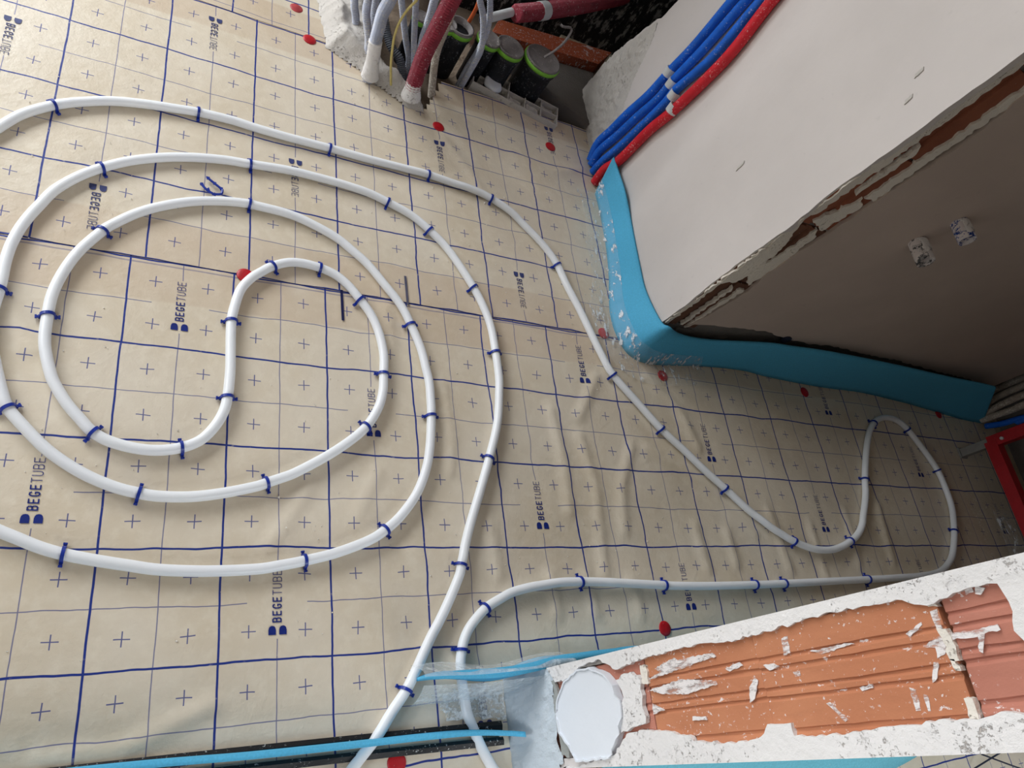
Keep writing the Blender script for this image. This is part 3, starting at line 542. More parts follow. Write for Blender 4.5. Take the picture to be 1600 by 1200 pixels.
P = jag(jt, .0022, .007, closed=False)+[Vector(jt[-1]), Vector((-.70, 1.3)), Vector((-.69, 1.8)), Vector((-.70, 2.6)), Vector((-.665, 2.6)), Vector((-.665, .10))]
o = mk('plaster_edge', *slab(P, pj, -.002, .0065), MT['plaster_rough'], wr)
P = jag(jb, .0022, .007, closed=False)+[Vector(jb[-1]), Vector((-.80, 1.3)), Vector((-.81, 1.8)), Vector((-.80, 2.6)), Vector((-.842, 2.6)), Vector((-.842, -.01))]
o = mk('plaster_edge', *slab(P, pj, -.002, .0065), MT['plaster_rough'], wr)
P = jag(D['j_oval'], .0016, .010)
V, F = slab(P, pj, -.002, .0105)
o = mk('gypsum_patch', V, F, MT['plaster_white'], wr); o['label'] = 'smooth white oval gypsum patch low on the jamb'
bm = bmesh.new(); bm.from_mesh(o.data)
top_e = [e for e in bm.edges if len(e.link_faces) == 2 and abs(e.calc_face_angle(0)) > .8 and all(v.co.x < .7925 for v in e.verts)]
bmesh.ops.bevel(bm, geom=top_e, offset=.003, segments=2, affect='EDGES'); bm.to_mesh(o.data); bm.free()
o = mk('mortar_patch', *slab(jag(D['j_mid'], .003, .008), pj, -.002, .006), MT['plaster_rough'], wr)
for s_ in D['j_mort']:
    mk('mortar_joint', *slab(jag(s_, .0016, .004), pj, -.006, .003), MT['plaster_torn'], wr)
for s_ in D['smears']:
    cx = sum(p[0] for p in s_)/len(s_); cz = sum(p[1] for p in s_)/len(s_)
    mk('plaster_smear', *slab(jag(s_, .0009, .004), pj, .0002, .0012+random.uniform(0, .0008)), MT['plaster_thin'], wr)
V, F = crust([(-.664, .045), (-.665, .115), (-.69, .118), (-.72, .108), (-.76, .104), (-.80, .108), (-.838, .115), (-.842, -.01), (-.80, -.012), (-.72, -.012), (-.664, -.012)], lambda u, v, d: Vector((.801-d, u, v)), .007,
             lambda u, v, d: .004+.055*(max(0, .115-v)/.125)**1.6+.004*noise.noise(Vector((u*60, v*60, 1))))
o = mk('cement_footing', V, F, MT['cement_pale'], wr); o['label'] = 'pale rough cement at the foot of the jamb'
mk('cement_strip', *slab(jag([(-.690, .108), (-.690, .120), (-.72, .128), (-.775, .128), (-.80, .140), (-.825, .136), (-.82, .112), (-.78, .108), (-.72, .108)], .002, .008), pj, -.001, .005), MT['cement'], wr)

# ------------------------------------------------------------------ foil sheets
FOLDS = D['folds']
FB = []
for f in FOLDS:
    xs = [p[0] for p in f]; ys = [p[1] for p in f]; FB.append((min(xs)-.07, max(xs)+.07, min(ys)-.07, max(ys)+.07))
def wrinkle(x, y):
    h = .0016*(noise.noise(Vector((x*5, y*5, 0)))+.7)
    rt = max(0, min(1, (x-.55)/.7))
    h += rt*.0022*noise.noise(Vector((x*11, y*3.2, 5)))
    for f, b in zip(FOLDS, FB):
        if b[0] < x < b[1] and b[2] < y < b[3]:
            d = min(segd(x, y, f[i], f[i+1]) for i in range(len(f)-1))
            h += .0055*math.exp(-(d/.014)**2)
    return max(0, h)
def sheet(name, x0, x1, y0, y1, res, uvf, keep, z):
    nx = int((x1-x0)/res); ny = int((y1-y0)/res); dx = (x1-x0)/nx; dy = (y1-y0)/ny
    V = []; F = []; UV = []
    for j in range(ny+1):
        for i in range(nx+1):
            x = x0+i*dx; y = y0+j*dy; V.append((x, y, z+wrinkle(x, y)))
    for j in range(ny):
        for i in range(nx):
            if keep(x0+(i+.5)*dx, y0+(j+.5)*dy):
                a = j*(nx+1)+i; F.append((a, a+1, a+nx+2, a+nx+1))
    used = sorted(set(i for f in F for i in f)); mp = {o: n for n, o in enumerate(used)}
    V = [V[i] for i in used]; F = [tuple(mp[i] for i in f) for f in F]
    o = mk(name, V, F, MT['foil'], None, True)
    uvl = o.data.uv_layers.new(name='UVMap'); co = []
    for p in o.data.polygons:
        for vi in p.vertices: co += list(uvf(V[vi][0], V[vi][1]))
    uvl.data.foreach_set('uv', co)
    return o
SE = D['shaft_edge']
def shaft_y(x):
    if x < SE[0][0]: return 9
    for a, b in zip(SE, SE[1:]):
        if a[0] <= x <= b[0]: return a[1]+(b[1]-a[1])*(x-a[0])/(b[0]-a[0])
    return 1.03
lower = sheet('printed_insulation_foil', -.9, 3.14, -1.5, .203, .0115, lambda x, y: (x/.2, -y/.2),
      lambda x, y: not (x > .80 and -.845 < y < -.665) and not (x > 1.325 and y > .19) and not (x < -.45 and -.84 < y < -.665), .0)
tag(lower, 'large beige foil with blue grid under the white pipe coils, text reading upright', 'floor foil')
upper = sheet('printed_insulation_foil', -.9, 1.308, .203, 1.02, .0115, lambda x, y: ((x+.176)/.203-1, y/.203),
      lambda x, y: y < shaft_y(x)-.004, .0012)
tag(upper, 'beige grid foil towards the conduit shaft with its lettering mirrored', 'floor foil')
third = sheet('printed_insulation_foil', -.9, .44, 1.018, 2.2, .0125, lambda x, y: ((x-.168)/.2, (y-1.015)/.2+.4), lambda x, y: x < .425+.02*noise.noise(Vector((x*9, y*9, 0))), .0024)
tag(third, 'strip of beige grid foil at the top left beside the plaster mound', 'floor foil')

# lettering printed on the foil
LET = {'B': [[(0,0),(0,1),(.65,1),(.92,.9),(.97,.75),(.9,.6),(.7,.53),(0,.53)], [(.7,.53),(.95,.43),(1,.27),(.93,.1),(.7,0),(0,0)]],
       'E': [[(.95,0),(0,0),(0,1),(.95,1)], [(0,.52),(.82,.52)]],
       'G': [[(.95,.84),(.82,.96),(.6,1),(.36,1),(.12,.9),(0,.7),(0,.3),(.12,.1),(.36,0),(.64,0),(.88,.08),(.97,.22),(.97,.42),(.62,.42)]],
       'T': [[(0,1),(1,1)], [(.5,1),(.5,0)]],
       'U': [[(0,1),(0,.28),(.1,.08),(.3,0),(.7,0),(.9,.08),(1,.28),(1,1)]]}
def stroke(pts, wd, T, V, F):
    for a, b in zip(pts, pts[1:]):
        ax, ay = a; bx, by = b; L = math.hypot(bx-ax, by-ay)
        if L < 1e-9: continue
        dx, dy = (bx-ax)/L, (by-ay)/L; e = wd*.48
        ax -= dx*e; ay -= dy*e; bx += dx*e; by += dy*e
        n = max(1, int((L+2*e)/.006)); k0 = len(V)
        for k in range(n+1):
            t = k/n; px, py = ax+(bx-ax)*t, ay+(by-ay)*t
            V.append(T(px-dy*wd/2, py+dx*wd/2)); V.append(T(px+dy*wd/2, py-dx*wd/2))
        for k in range(n): F.append((k0+2*k, k0+2*k+1, k0+2*k+3, k0+2*k+2))
def lettering(ox, oy, ax, ay, ux, uy, zoff, mat, parent, ok):
    """ox,oy: start of the emblem on its centre line; a: reading direction; u: letter-up direction"""
    def T(p, q):
        x = ox+ax*p+ux*q; y = oy+ay*p+uy*q; return (x, y, zoff+wrinkle(x, y)+.0010)
    V, F = [], []
    for c in (-.0095, .0095):                        # two rounded lobes of the emblem
        pts = [(0, -.0066), (.008, -.0066), (.0125, -.0056), (.0150, -.0035), (.0158, 0), (.0150, .0035), (.0125, .0056), (.008, .0066), (0, .0066)]
        k0 = len(V); V += [T(p, q+c) for p, q in pts]; F.append(tuple(range(k0, k0+len(pts))))
    x = .0215
    for i, ch in enumerate('BEGETUBE'):
        wd = .0022 if i < 4 else .0012; w_ = .0088; hh = .0165-wd
        for s_ in LET[ch]: stroke([(x+wd/2+(w_-wd)*a, -.00825+wd/2+hh*b+.0012) for a, b in s_], wd, T, V, F)
        x += .0122
    V2 = []; mp = {}; F2 = []
    for f in F:
        if all(ok(V[i][0], V[i][1]) for i in f):
            g = []
            for i in f:
                if i not in mp: mp[i] = len(V2); V2.append(V[i])
                g.append(mp[i])
            F2.append(tuple(g))
    if F2: mk('printed_lettering', V2, F2, mat, parent)
nope = lambda x, y: not (x > .74 and -.845 < y < -.655) and not (x > 1.30 and y > .15)
for r in range(-1, 5):
    for c in range(-3, 15):
        if (c-2*r-2) % 5 == 0:
            lettering((c+.5)*.2, -(r+.79)*.2, 0, 1, -1, 0, 0, MT['ink'], lower, nope)
for r in range(0, 5):                                 # this sheet lies face down, so its print is mirrored
    for c in range(-4, 8):
        yv = -(-(r+1)+.21)
        if (c+2*(-(r+1))+4) % 5 == 0:
            X0 = (c+.5)*.203-.176; Y0 = (r+1-.21)*.203
            lettering(X0, Y0, 0, -1, -1, 0, .0012, MT['ink_grey'], upper, lambda x, y: y < min(1.01, shaft_y(x)-.02) and x < 1.28 and y > .21)
for (a, b), mt, par, zo in ((D['marks'][0], MT['ink_dark'], lower, 0), (D['marks'][1], MT['ink_pale'], upper, .0012)):
    V, F = [], []; stroke([a, b], .0062, lambda p, q: (p, q, zo+wrinkle(p, q)+.002), V, F); o = mk('printed_mark', V, F, mt, par)
    o['label'] = 'short thick navy alignment mark'

# ------------------------------------------------------------------ heating pipe and clips
RP = .0102
path2 = resample([(p[0], p[1], 0) for p in D['pipe']], .008)
raw = [max(wrinkle(p.x, p.y), wrinkle(p.x+.006, p.y), wrinkle(p.x, p.y+.006)) for p in path2]
path = []
for i, p in enumerate(path2):
    w_ = raw[max(0, i-9):i+10]; hh = .5*(max(w_)+sum(w_)/len(w_))
    path.append(Vector((p.x, p.y, .0015+hh+RP)))
V, F = tube(path, RP, 16)
tag(mk('heating_pipe', V, F, MT['pipe'], None, True), 'long white underfloor heating pipe coiled in loops on the grid foil', 'pipe')
# clip: strap over the pipe with a foot on either side
r_in, r_out = RP+.0006, RP+.0030
prof = []
for k in range(13):
    a = math.pi*(1-k/12.0); prof.append((math.cos(a), math.sin(a)))
sec_in = [(-r_in, -RP*.75)]+[(c*r_in, s*r_in) for c, s in prof]+[(r_in, -RP*.75)]
sec_out = [(-r_out, -RP*.75)]+[(c*r_out, s*r_out) for c, s in prof]+[(r_out, -RP*.75)]
n = len(sec_in); V = []; F = []
for x in (-.0028, .0028):
    V += [(x, a, b) for a, b in sec_in]; V += [(x, a, b) for a, b in sec_out]
for k in range(n-1):
    F += [(k, k+1, n+k+1, n+k), (2*n+k+1, 2*n+k, 3*n+k, 3*n+k+1), (n+k, n+k+1, 3*n+k+1, 3*n+k), (k+1, k, 2*n+k, 2*n+k+1)]
F += [(0, n, 3*n, 2*n), (n-1, 2*n+n-1, 4*n-1, 2*n-1)]
strap_me = bpy.data.meshes.new('strap'); strap_me.from_pydata(V, [], F); strap_me.materials.append(MT['clip'])
def foot_mesh(s):
    V, F = join([box(-.0030, min(s*r_in, s*(r_out+.0015)), -RP, .0030, max(s*r_in, s*(r_out+.0015)), -.0035), box(-.0024, min(s*r_out, s*(r_out+.0052)), -RP*.8, .0024, max(s*r_out, s*(r_out+.0052)), -.0052)]
                + ([box(-.0032, s*(r_out+.0038) if s > 0 else s*(r_out+.0072), -RP*.85, .0032, s*(r_out+.0072) if s > 0 else s*(r_out+.0038), -.0042)]))
    me = bpy.data.meshes.new('foot'); me.from_pydata(V, [], F); me.materials.append(MT['clip']); return me
foot_a, foot_b = foot_mesh(1), foot_mesh(-1)
ORD = ['first', 'second', 'third', 'fourth', 'fifth', 'sixth', 'seventh', 'eighth', 'ninth', 'tenth', 'eleventh', 'twelfth']
WHERE = {'doorway': 'clip along the pipe from doorway to niche',
         'niche': 'clip on the niche loop, counting from the brick jamb',
         'diagonal': 'clip on the diagonal run, counting from the niche',
         'outer': 'clip on the outer coil, counting from lower left',
         'inner': 'clip on the inner S bend, counting from lower left',
         'return': 'clip on the coil back to the doorway, from the left edge'}
for key in ('doorway', 'niche', 'diagonal', 'outer', 'inner', 'return'):
    for k, (cx, cy) in enumerate(D['clips'][key]):
        best = min(range(1, len(path)-1), key=lambda i: (path[i].x-cx)**2+(path[i].y-cy)**2)
        t = path[best+2 if best+2 < len(path) else best]-path[max(0, best-2)]; p = path[best]
        a = math.atan2(t.y, t.x)+random.uniform(-.18, .18)
        root = empty('pipe_clip', (p.x, p.y, p.z), a)
        tag(root, '%s blue %s' % (ORD[k], WHERE[key]), 'pipe clip', 'blue clips holding the heating pipe')
        for nm, me in (('strap', strap_me), ('foot', foot_a), ('foot', foot_b)):
            put(nm, me, None, root)
# a spare clip lying loose: U shaped with barbed legs
L = [Vector(p) for p in D['loose']]
root = empty('pipe_clip', L[3]); tag(root, 'loose blue clip with two barbed legs lying beside the pipe', 'pipe clip')
inv = Vector(L[3])
def loc(v): return v-inv
lift = Vector((0, 0, .004))
legs = [[L[0]+lift, L[1]+lift, L[2]+lift], [L[4]+lift, L[5]+lift, L[6]+lift]]
mk('bow', *tube([loc(q+lift) for q in catmull([L[2], L[3], L[4]], .003)], .0028, 8), MT['clip'], root)
for lg in legs:
    pts = [loc(q) for q in catmull(lg, .004)]
    o = mk('leg', *tube(pts, .0027, 8), MT['clip'], root)
    d = (pts[-1]-pts[0]).normalized(); nn = Vector((-d.y, d.x, 0))
    parts = []
    for f_ in (.05, .5, .95):
        c = pts[0].lerp(pts[-1], f_)
        parts.append(([c-nn*.0045-Vector((0,0,.002)), c+nn*.0045-Vector((0,0,.002)), c+d*.007-Vector((0,0,.002)), c-nn*.0045+Vector((0,0,.002)), c+nn*.0045+Vector((0,0,.002)), c+d*.007+Vector((0,0,.002))],
                      [(0,2,1), (3,4,5), (0,1,4,3), (1,2,5,4), (2,0,3,5)]))
    mk('barb', *join(parts), MT['clip'], o)

# ------------------------------------------------------------------ red fastener discs
RL = ['red fastener disc beside the plaster mound, on the foil near the top edge', 'red fastener disc on the foil right of the dusty crimson conduit foot', 'red fastener disc on the foil just left of the blue riser pipes',
      'red fastener disc touching the innermost pipe bend', 'red fastener disc between the diagonal pipe and the rounded foam corner', 'red fastener disc below the rounded corner of the blue foam',
      'red fastener disc against the shaded foam halfway into the niche', 'dark red fastener disc at the far end of the foam in the niche', 'red fastener disc half hidden behind the upper edge of the brick jamb', 'red fastener disc on the hall side of the threshold at the bottom edge',
      'pale red fastener disc covered by film at the very top edge']
pr = [(0.0, .0052), (.004, .0050), (.008, .0042), (.0112, .0026), (.0122, .0008), (.0122, 0)][::-1]
V, F = lathe(pr, 20); disc_me = bpy.data.meshes.new('fastener_disc'); disc_me.from_pydata(V, [], F); disc_me.materials.append(MT['red_disc'])
disc_me.polygons.foreach_set('use_smooth', [True]*len(disc_me.polygons))
for i, (x, y) in enumerate(D['red']):
    me = disc_me
    if i == 10: me = disc_me.copy(); me.materials.clear(); me.materials.append(MT['red_disc_covered'])
    o = put('fastener_disc', me); o.location = (x, y, wrinkle(x, y)+(.0014 if y > .2 else .0002)); o.scale = (1.5, 1.45, .8)
    tag(o, RL[i], 'fastener', 'red fastener discs')

# ------------------------------------------------------------------ blue foam edge strips
fb = catmull([p[0] for p in D['foam']], .03); ft = catmull([p[1] for p in D['foam']], .03)
def samp(P, n):
    L = [0]
    for a, b in zip(P, P[1:]): L.append(L[-1]+(b-a).length)
    out = []; j = 0
    for k in range(n):
        s_ = L[-1]*k/(n-1)
        while j < len(P)-2 and L[j+1] < s_: j += 1
        out.append(P[j].lerp(P[j+1], (s_-L[j])/max(1e-9, L[j+1]-L[j])))
    return out
ctrl_b = [Vector(p[0]) for p in D['foam']]; ctrl_t = [Vector(p[1]) for p in D['foam']]
NB = 150
def paired(A, B, n):
    """sample both polylines with the same control parameter so that matching points stay matched"""
    a_out, b_out = [], []; m = len(A)-1
    for k in range(n):
        u = m*k/(n-1); i = min(m-1, int(u)); t = u-i
        def cr(P):
            p0, p1, p2, p3 = P[max(i-1, 0)], P[i], P[i+1], P[min(i+2, m)]
            return 0.5*((2*p1)+(p2-p0)*t+(2*p0-5*p1+4*p2-p3)*t*t+(3*p1-p0-3*p2+p3)*t**3)
        a_out.append(cr(A)); b_out.append(cr(B))
    return a_out, b_out
pb, pt = paired(ctrl_b, ctrl_t, NB)
rows = []
for i in range(9):
    t = i/8.0
    row = []
    for k in range(NB):
        p = pb[k].lerp(pt[k], t); p = Vector((p.x, p.y, max(p.z, .002)))
        row.append(p)
    rows.append(row)
def foam_n(i, j):
    a = rows[i][max(0, j-1)]; b = rows[i][min(NB-1, j+1)]; t = (b-a); t.z = 0
    return Vector((-t.y, t.x, 0)).normalized()          # towards the wall
fs = tag(mk('edge_foam_strip', *ribbon(rows, .007, foam_n), MT['foam'], None, True), 'blue foam edge strip bent around the corner of the plastered wall', 'foam strip')
# clear film skirt of the strip lying on the foil
NF = 90; skirt = []
for i in range(7):
    t = i/6.0; row = []
    for k in range(NF):
        s_ = k/(NF-1)*.56
        j = min(NB-1, int(s_*(NB-1))); b = pb[j]; nrm = -foam_n(0, j)
        if t < .34:
            p = b.lerp(pt[j], .45*(1-t/.34)) + nrm*.004
        else:
            q = (t-.34)/.66; p = b+nrm*(.006+q*(.062+.02*noise.noise(Vector((s_*17, 0, 0)))))
            p.z = wrinkle(p.x, p.y)+.004+.007*abs(noise.noise(Vector((s_*60, q*2, 7))))*(1-q*.4)
        row.append(Vector((p.x, p.y, max(p.z, .003))))
    skirt.append(row)
V = [p for r_ in skirt for p in r_]; F = [(i*NF+j, i*NF+j+1, (i+1)*NF+j+1, (i+1)*NF+j) for i in range(6) for j in range(NF-1)]
o = mk('film_skirt', V, F, MT['film'], fs, True); o['label'] = 'clear crinkled film skirt'
o.parent = fs

# strip along the door wall whose free end sticks out past the jamb
d = [Vector(p) for p in D['dfoam']]; d += [Vector((.95, -.658, .1)), Vector((1.25, -.657, .1)), Vector((1.7, -.657, .1))]
d = resample(d, .02); n = len(d); rows2 = []
wv = lambda k: .008*math.sin(k*.55)
for i in range(6):
    t = i/5.0
    rows2.append([Vector((p.x, p.y+(1-t)*(.004+wv(k)*.6), .012+(p.z-.012)*t)) for k, p in enumerate(d)])
def dn(i, j):
    a = rows2[i][max(0, j-1)]; b = rows2[i][min(n-1, j+1)]; t = b-a; t.z = 0
    wd = max(.3, 1.0-.65*math.exp(-j/2.2))
    return Vector((-t.y, t.x, 0)).normalized()*wd
df = tag(mk('edge_foam_strip', *ribbon(rows2, .018, dn), MT['foam'], None, True), 'blue foam strip whose free end pokes past the brick jamb above the pipe', 'foam strip')
def flap(side):
    V = []; F = []; m = 26
    for i in range(6):
        t = i/5.0
        for k in range(m):
            s_ = k/(m-1.0); x = .535+s_*.33
            y0 = -.664-.006*math.sin(s_*3.1)
            if side > 0:
                y = y0+.004+.026*t*(1+.2*math.sin(s_*9)); z = .106-.06*t*t+.004*math.sin(s_*14+i)
            else:
                y = y0-.010-.030*math.sin(t*1.5)*(1-.6*s_); z = .100-.075*t+.003*math.sin(s_*12+i)
            V.append((x, y, z))
    F = [(i*m+j, i*m+j+1, (i+1)*m+j+1, (i+1)*m+j) for i in range(5) for j in range(m-1)]
    return mk('film_flap', V, F, MT['film_flap'], df, True)
flap(1); flap(-1)
# strip on the other side of the door wall, leaning away from it
rows3 = []; n3 = 60
for i in range(6):
    t = i/5.0; row = []
    for k in range(n3):
        x = .86+k/(n3-1)*1.55; far = max(0, (x-1.75)/.66)
        base = -.985-.012*math.sin(x*4)+.125*far**1.5; topy = -.852; hz = .15-.03*far
        row.append(Vector((x, base+(topy-base)*t**.8, .004+hz*t)))
    rows3.append(row)
tag(mk('edge_foam_strip', *ribbon(rows3, .008, lambda i, j: Vector((0, .7, -.7))), MT['foam_pale'], None, True), 'pale turquoise foam strip leaning on the hall side below the jamb', 'foam strip')
# threshold: two black rails with a foam joint between them
ya = lambda x: -.7285-.0135*((x-.0)/.75)-.006*((x)/.75)**2
root = empty('threshold_profile', (.25, -.745, 0)); tag(root, 'black double threshold rail across the doorway with blue foam between', 'threshold rail')
for s_ in (0, 1):
    V = []; F = []; n = 40
    for k in range(n):
        x = -.43+k/(n-1)*1.16; y = ya(x)-s_*(.0255+.004*x)
        w_ = .0185 if s_ == 0 else .0150
        V += [(x-.25, y+.745, .003), (x-.25, y-w_+.745, .003), (x-.25, y-w_+.745, .013+.001*math.sin(k)), (x-.25, y-w_*.4+.745, .0165), (x-.25, y+.745, .013)]
    for k in range(n-1):
        F += [(k*5+i, k*5+(i+1) % 5, k*5+5+(i+1) % 5, k*5+5+i) for i in range(5)]
    F += [(4,3,2,1,0), tuple((n-1)*5+i for i in range(5))]
    mk('rail', V, F, MT['black'], root)
rows4 = []; pts = [Vector(p) for p in ((-.43, -.742, 0), (-.1, -.743, 0), (.089, -.747, 0), (.255, -.755, 0), (.424, -.760, 0), (.55, -.763, 0), (.644, -.767, 0), (.72, -.776, 0), (.755, -.782, 0))]
pts = resample(pts, .02); n = len(pts)
for i in range(5):
    rows4.append([Vector((p.x, p.y+(.004*(1-i/4.0)), .006+i/4.0*(.056+.003*math.sin(k*.4)))) for k, p in enumerate(pts)])
tag(mk('joint_foam_strip', *ribbon(rows4, .0095, lambda i, j: Vector((0, 1, 0))), MT['foam'], None, True), 'bright blue foam joint standing between the two black threshold rails', 'foam strip')
# film patch beside the jamb foot, glare on the foil painted in as white
V, F = crust(jag([(.612, -.690), (.66, -.678), (.745, -.676), (.748, -.742), (.70, -.741), (.64, -.738), (.618, -.736), (.606, -.712)], .004, .012), lambda u, v, d: Vector((u, v, d)), .005, lambda u, v, d: wrinkle(u, v)+.003+.004*abs(noise.noise(Vector((u*70, v*70, 2)))))
tag(mk('film_scrap', V, F, MT['film_glare'], None, True), 'crumpled film beside the jamb foot, whitened for the glare on the foil', 'plastic film')

# ------------------------------------------------------------------ blue and red risers on the bright wall
def sleeve(P, r, amp=.0004, pitch=.004):
    P = resample(P, pitch/2)
    return tube(P, lambda i, a: r+(amp if i % 2 else -amp), 14)
RLAB = {'wp_b1': 'outermost blue riser pipe on the bright wall, leftmost of the three', 'wp_b2': 'middle blue riser pipe on the bright wall', 'wp_b3': 'blue riser pipe lying next to the red one', 'wp_red': 'dusty red riser pipe on the bright plaster wall'}
for k, key in enumerate(('wp_b1', 'wp_b2', 'wp_b3', 'wp_red')):
    r = .0131 if key != 'wp_red' else .0150
    P = [Vector(p) for p in D[key]]
    P = [Vector((1.311-r-.002, p.y, max(p.z, .010))) if i > 1 else Vector((1.300-r, p.y, max(p.z, .008+.02*i))) for i, p in enumerate(P)]
    P.append(Vector((P[-1].x, P[-1].y+.01, 1.35))); P.append(Vector((P[-1].x, P[-1].y, 2.2)))
    V, F = sleeve(P, r, .0003, .006)
    tag(mk('riser_pipe', V, F, MT['sleeve_red' if key == 'wp_red' else 'sleeve_blue'], None, True), RLAB[key], 'pipe', 'risers on the bright wall' if key != 'wp_red' else None)
CL = ['white saddle clip on the outermost blue riser', 'white saddle clip on the middle blue riser', 'white saddle clip on the blue riser next to the red one', 'white saddle clip on the red riser']
for k, p in enumerate(D['wp_clip']):
    r = .0135 if k < 3 else .0152
    root = empty('saddle_clip', (1.311, p[1], p[2])); tag(root, CL[k], 'pipe clip', 'white saddle clips')
    rows_ = []
    for zz in (-.012, .012):
        rows_.append([Vector((-(r+.002)+(r+.0008)*-math.sin(math.pi*a/12.0*1.16-.25), (r+.0008)*math.cos(math.pi*a/12.0*1.16-.25), zz)) for a in range(13)])
    def cn(i, j): 
        q = rows_[i][j]-Vector((-(r+.002), 0, 0)); q.z = 0; return q.normalized()
    o = mk('saddle', *ribbon(rows_, .0026, cn), MT['white_plastic'], root); o.rotation_euler = (math.radians(-8), 0, 0)
    mk('base_block', *box(-.003, -.012, -.007, 0, .012, .007), MT['white_plastic'], root)

# ------------------------------------------------------------------ outlet stubs on the shaded face
for (p, L_, r, mt, lab) in ((D['stubs'][0][0], .060, .0215, 'stub_grey', 'plaster splashed grey pipe stub sticking out of the shaded wall, the nearer one'), (D['stubs'][1][0], .052, .0200, 'stub_blue', 'blue pipe stub splashed with plaster, right of the grey stub')):
    root = empty('pipe_stub', (p[0]+.004, .187, p[2]-.004)); tag(root, lab, 'pipe stub', None)
    prf = [(r*.80, .004), (r*.80, L_), (r, L_+.001), (r, L_*.7), (r*1.01, L_*.4), (r, 0), (r, -.002)]
    V, F = lathe(prf[::-1], 20)
    R_ = Matrix.Rotation(math.radians(90), 4, 'X')
    V = [R_ @ Vector(v) for v in V]; F = F[:-2]
    o = mk('sleeve', V, F, MT[mt], root, True)
    Vc, Fc = lathe([(.0, .010), (r*.80, .010)][::-1], 20); mk('plug', [R_ @ Vector(v) for v in Vc], Fc[:20], MT['wire_dark'], root)
    V, F = crust([(-.02, .002), (-.017, .024), (0, .036), (.015, .03), (.018, .04), (.026, .046), (.034, .034), (.030, .015), (.036, .003)], lambda u, v, d: R_ @ Vector(((r+.0008+d)*math.cos(u/r+.9), (r+.0008+d)*math.sin(u/r+.9), v)), .003, lambda u, v, d: min(.001, d*.3))
    mk('plaster_splash', V, F, MT['plaster_rough'], o)

# ------------------------------------------------------------------ conduit shaft
mound = [(.385, 1.36), (.395, 1.15), (.418, 1.00), (.505, .955), (.560, .917), (.640, .868), (.70, .865), (.690, .92), (.650, .955), (.600, .985), (.570, 1.03), (.555, 1.10), (.540, 1.36)]
V, F = crust(mound, lambda u, v, d: Vector((u, v, d)), .006, lambda u, v, d: min(.055, d*1.3)*(1+.35*noise.noise(Vector((u*22, v*22, 2))))+.003+.004*noise.noise(Vector((u*70, v*70, 0))))
tag(mk('plaster_mound', V, F, MT['plaster_dusty'], None, True), 'dusty white plaster mound around the feet of the conduits', 'plaster')
V, F = crust([(.44, 1.02), (.68, .88), (.78, 1.02), (.85, 1.05), (1.10, 1.0), (1.30, .99), (1.30, 1.49), (.46, 1.49)], lambda u, v, d: Vector((u, v, d)), .014, lambda u, v, d: -.056+(min(.03, d*.3)*(.6+noise.noise(Vector((u*14, v*14, 2))))+(.035 if u > 1.1 else 0)*min(1, d*12))*max(0, min(1, (v-1.09)*14)))
tag(mk('shaft_rubble', V, F, MT['earth'], None, False), 'brown rubble bed at the bottom of the conduit shaft', 'rubble', kind='stuff')
def rise(P, ztop):
    """carry a conduit on up the wall of the shaft, well past what the photograph shows"""
    a, b = Vector(P[-2]), Vector(P[-1]); d = (b-a).normalized()
    q = b+d*.10; P.append(list(q)); P.append([q.x+d.x*.10, q.y+d.y*.10+.03, q.z+.22]); P.append([q.x+d.x*.14, q.y+.08, ztop])
def corr(P, r, pitch=.0054, amp=.26):
    P = resample([Vector(p) for p in P], pitch/2)
    return tube(P, lambda i, a: r*(1+(amp*.5 if i % 2 else -amp*.5)), 12)
GL = [('conduit', .0100, 'pale grey conduit furthest left, rising out of the plaster mound'), ('conduit', .0100, 'grey conduit second from the left in the bundle'), ('conduit', .0092, 'thin grey conduit third from the left, behind the thick one'),
      ('conduit', .0150, 'thick grey conduit with a plaster caked foot at the mound'), ('conduit', .0085, 'grey conduit leaning left behind the yellow cable'), ('conduit', .0082, 'straight grey conduit right of the yellow cable'), ('conduit', .0108, 'grey conduit running close beside the crimson one'),
      ('conduit_dark', .0120, 'dark slanting conduit low behind the yellow cable'), ('conduit_dusty', .0100, 'brown dusty conduit right of the crimson conduit foot'), ('conduit', .0088, 'grey conduit bending in front of the capped pipes, front one'), ('conduit', .0082, 'grey conduit bending in front of the capped pipes, rear one')]
for P, (mt, r, lab) in zip(D['grey'], GL):
    P = [list(p) for p in P]
    P[0][2] -= .03
    rise(P, 1.5)
    tag(mk('corrugated_conduit', *corr(P, r), MT[mt], None, False), lab, 'conduit', 'grey corrugated conduits in the shaft')
foot = resample([Vector(p) for p in D['grey'][3][:3]], .004)
V, F = tube(foot, lambda i, a: .0185+.007*max(0, 1-a/.05)+.0015*noise.noise(Vector((i*.6, 0, 0))), 14)
tag(mk('plaster_collar', V, F, MT['plaster_rough'], None, True), 'cream plaster caked round the foot of the thick grey conduit', 'plaster')
P = [list(p) for p in D['redv']]; rise(P, 1.5)
root = tag(mk('corrugated_conduit', *corr(P, .0205, .0078, .24), MT['crimson'], None, False), 'thick crimson conduit rising at the corner of the shaft with a dusty foot', 'conduit')
ft_ = resample([Vector(p) for p in P[:3]], .004)
mk('dust_coat', *tube(ft_[:int(len(ft_)*.55)], lambda i, a: .0232+.006*max(0, 1-a/.03)-.0022*min(1, a/.05)+.0006*(i % 2), 14), MT['plaster_rough'], root, True)
P = D['redh']
root = tag(mk('corrugated_conduit', *corr(P, .0255, .0078, .17), MT['crimson'], None, False), 'crimson conduit lying across the shaft with white tape round it', 'conduit')
q = resample([Vector(p) for p in P], .002); t0 = min(range(len(q)), key=lambda i: (q[i]-Vector(D['redh_tape'])).length)
mk('tape', *tube(q[t0-9:t0+10], .0285, 16), MT['white_plastic'], root, True)
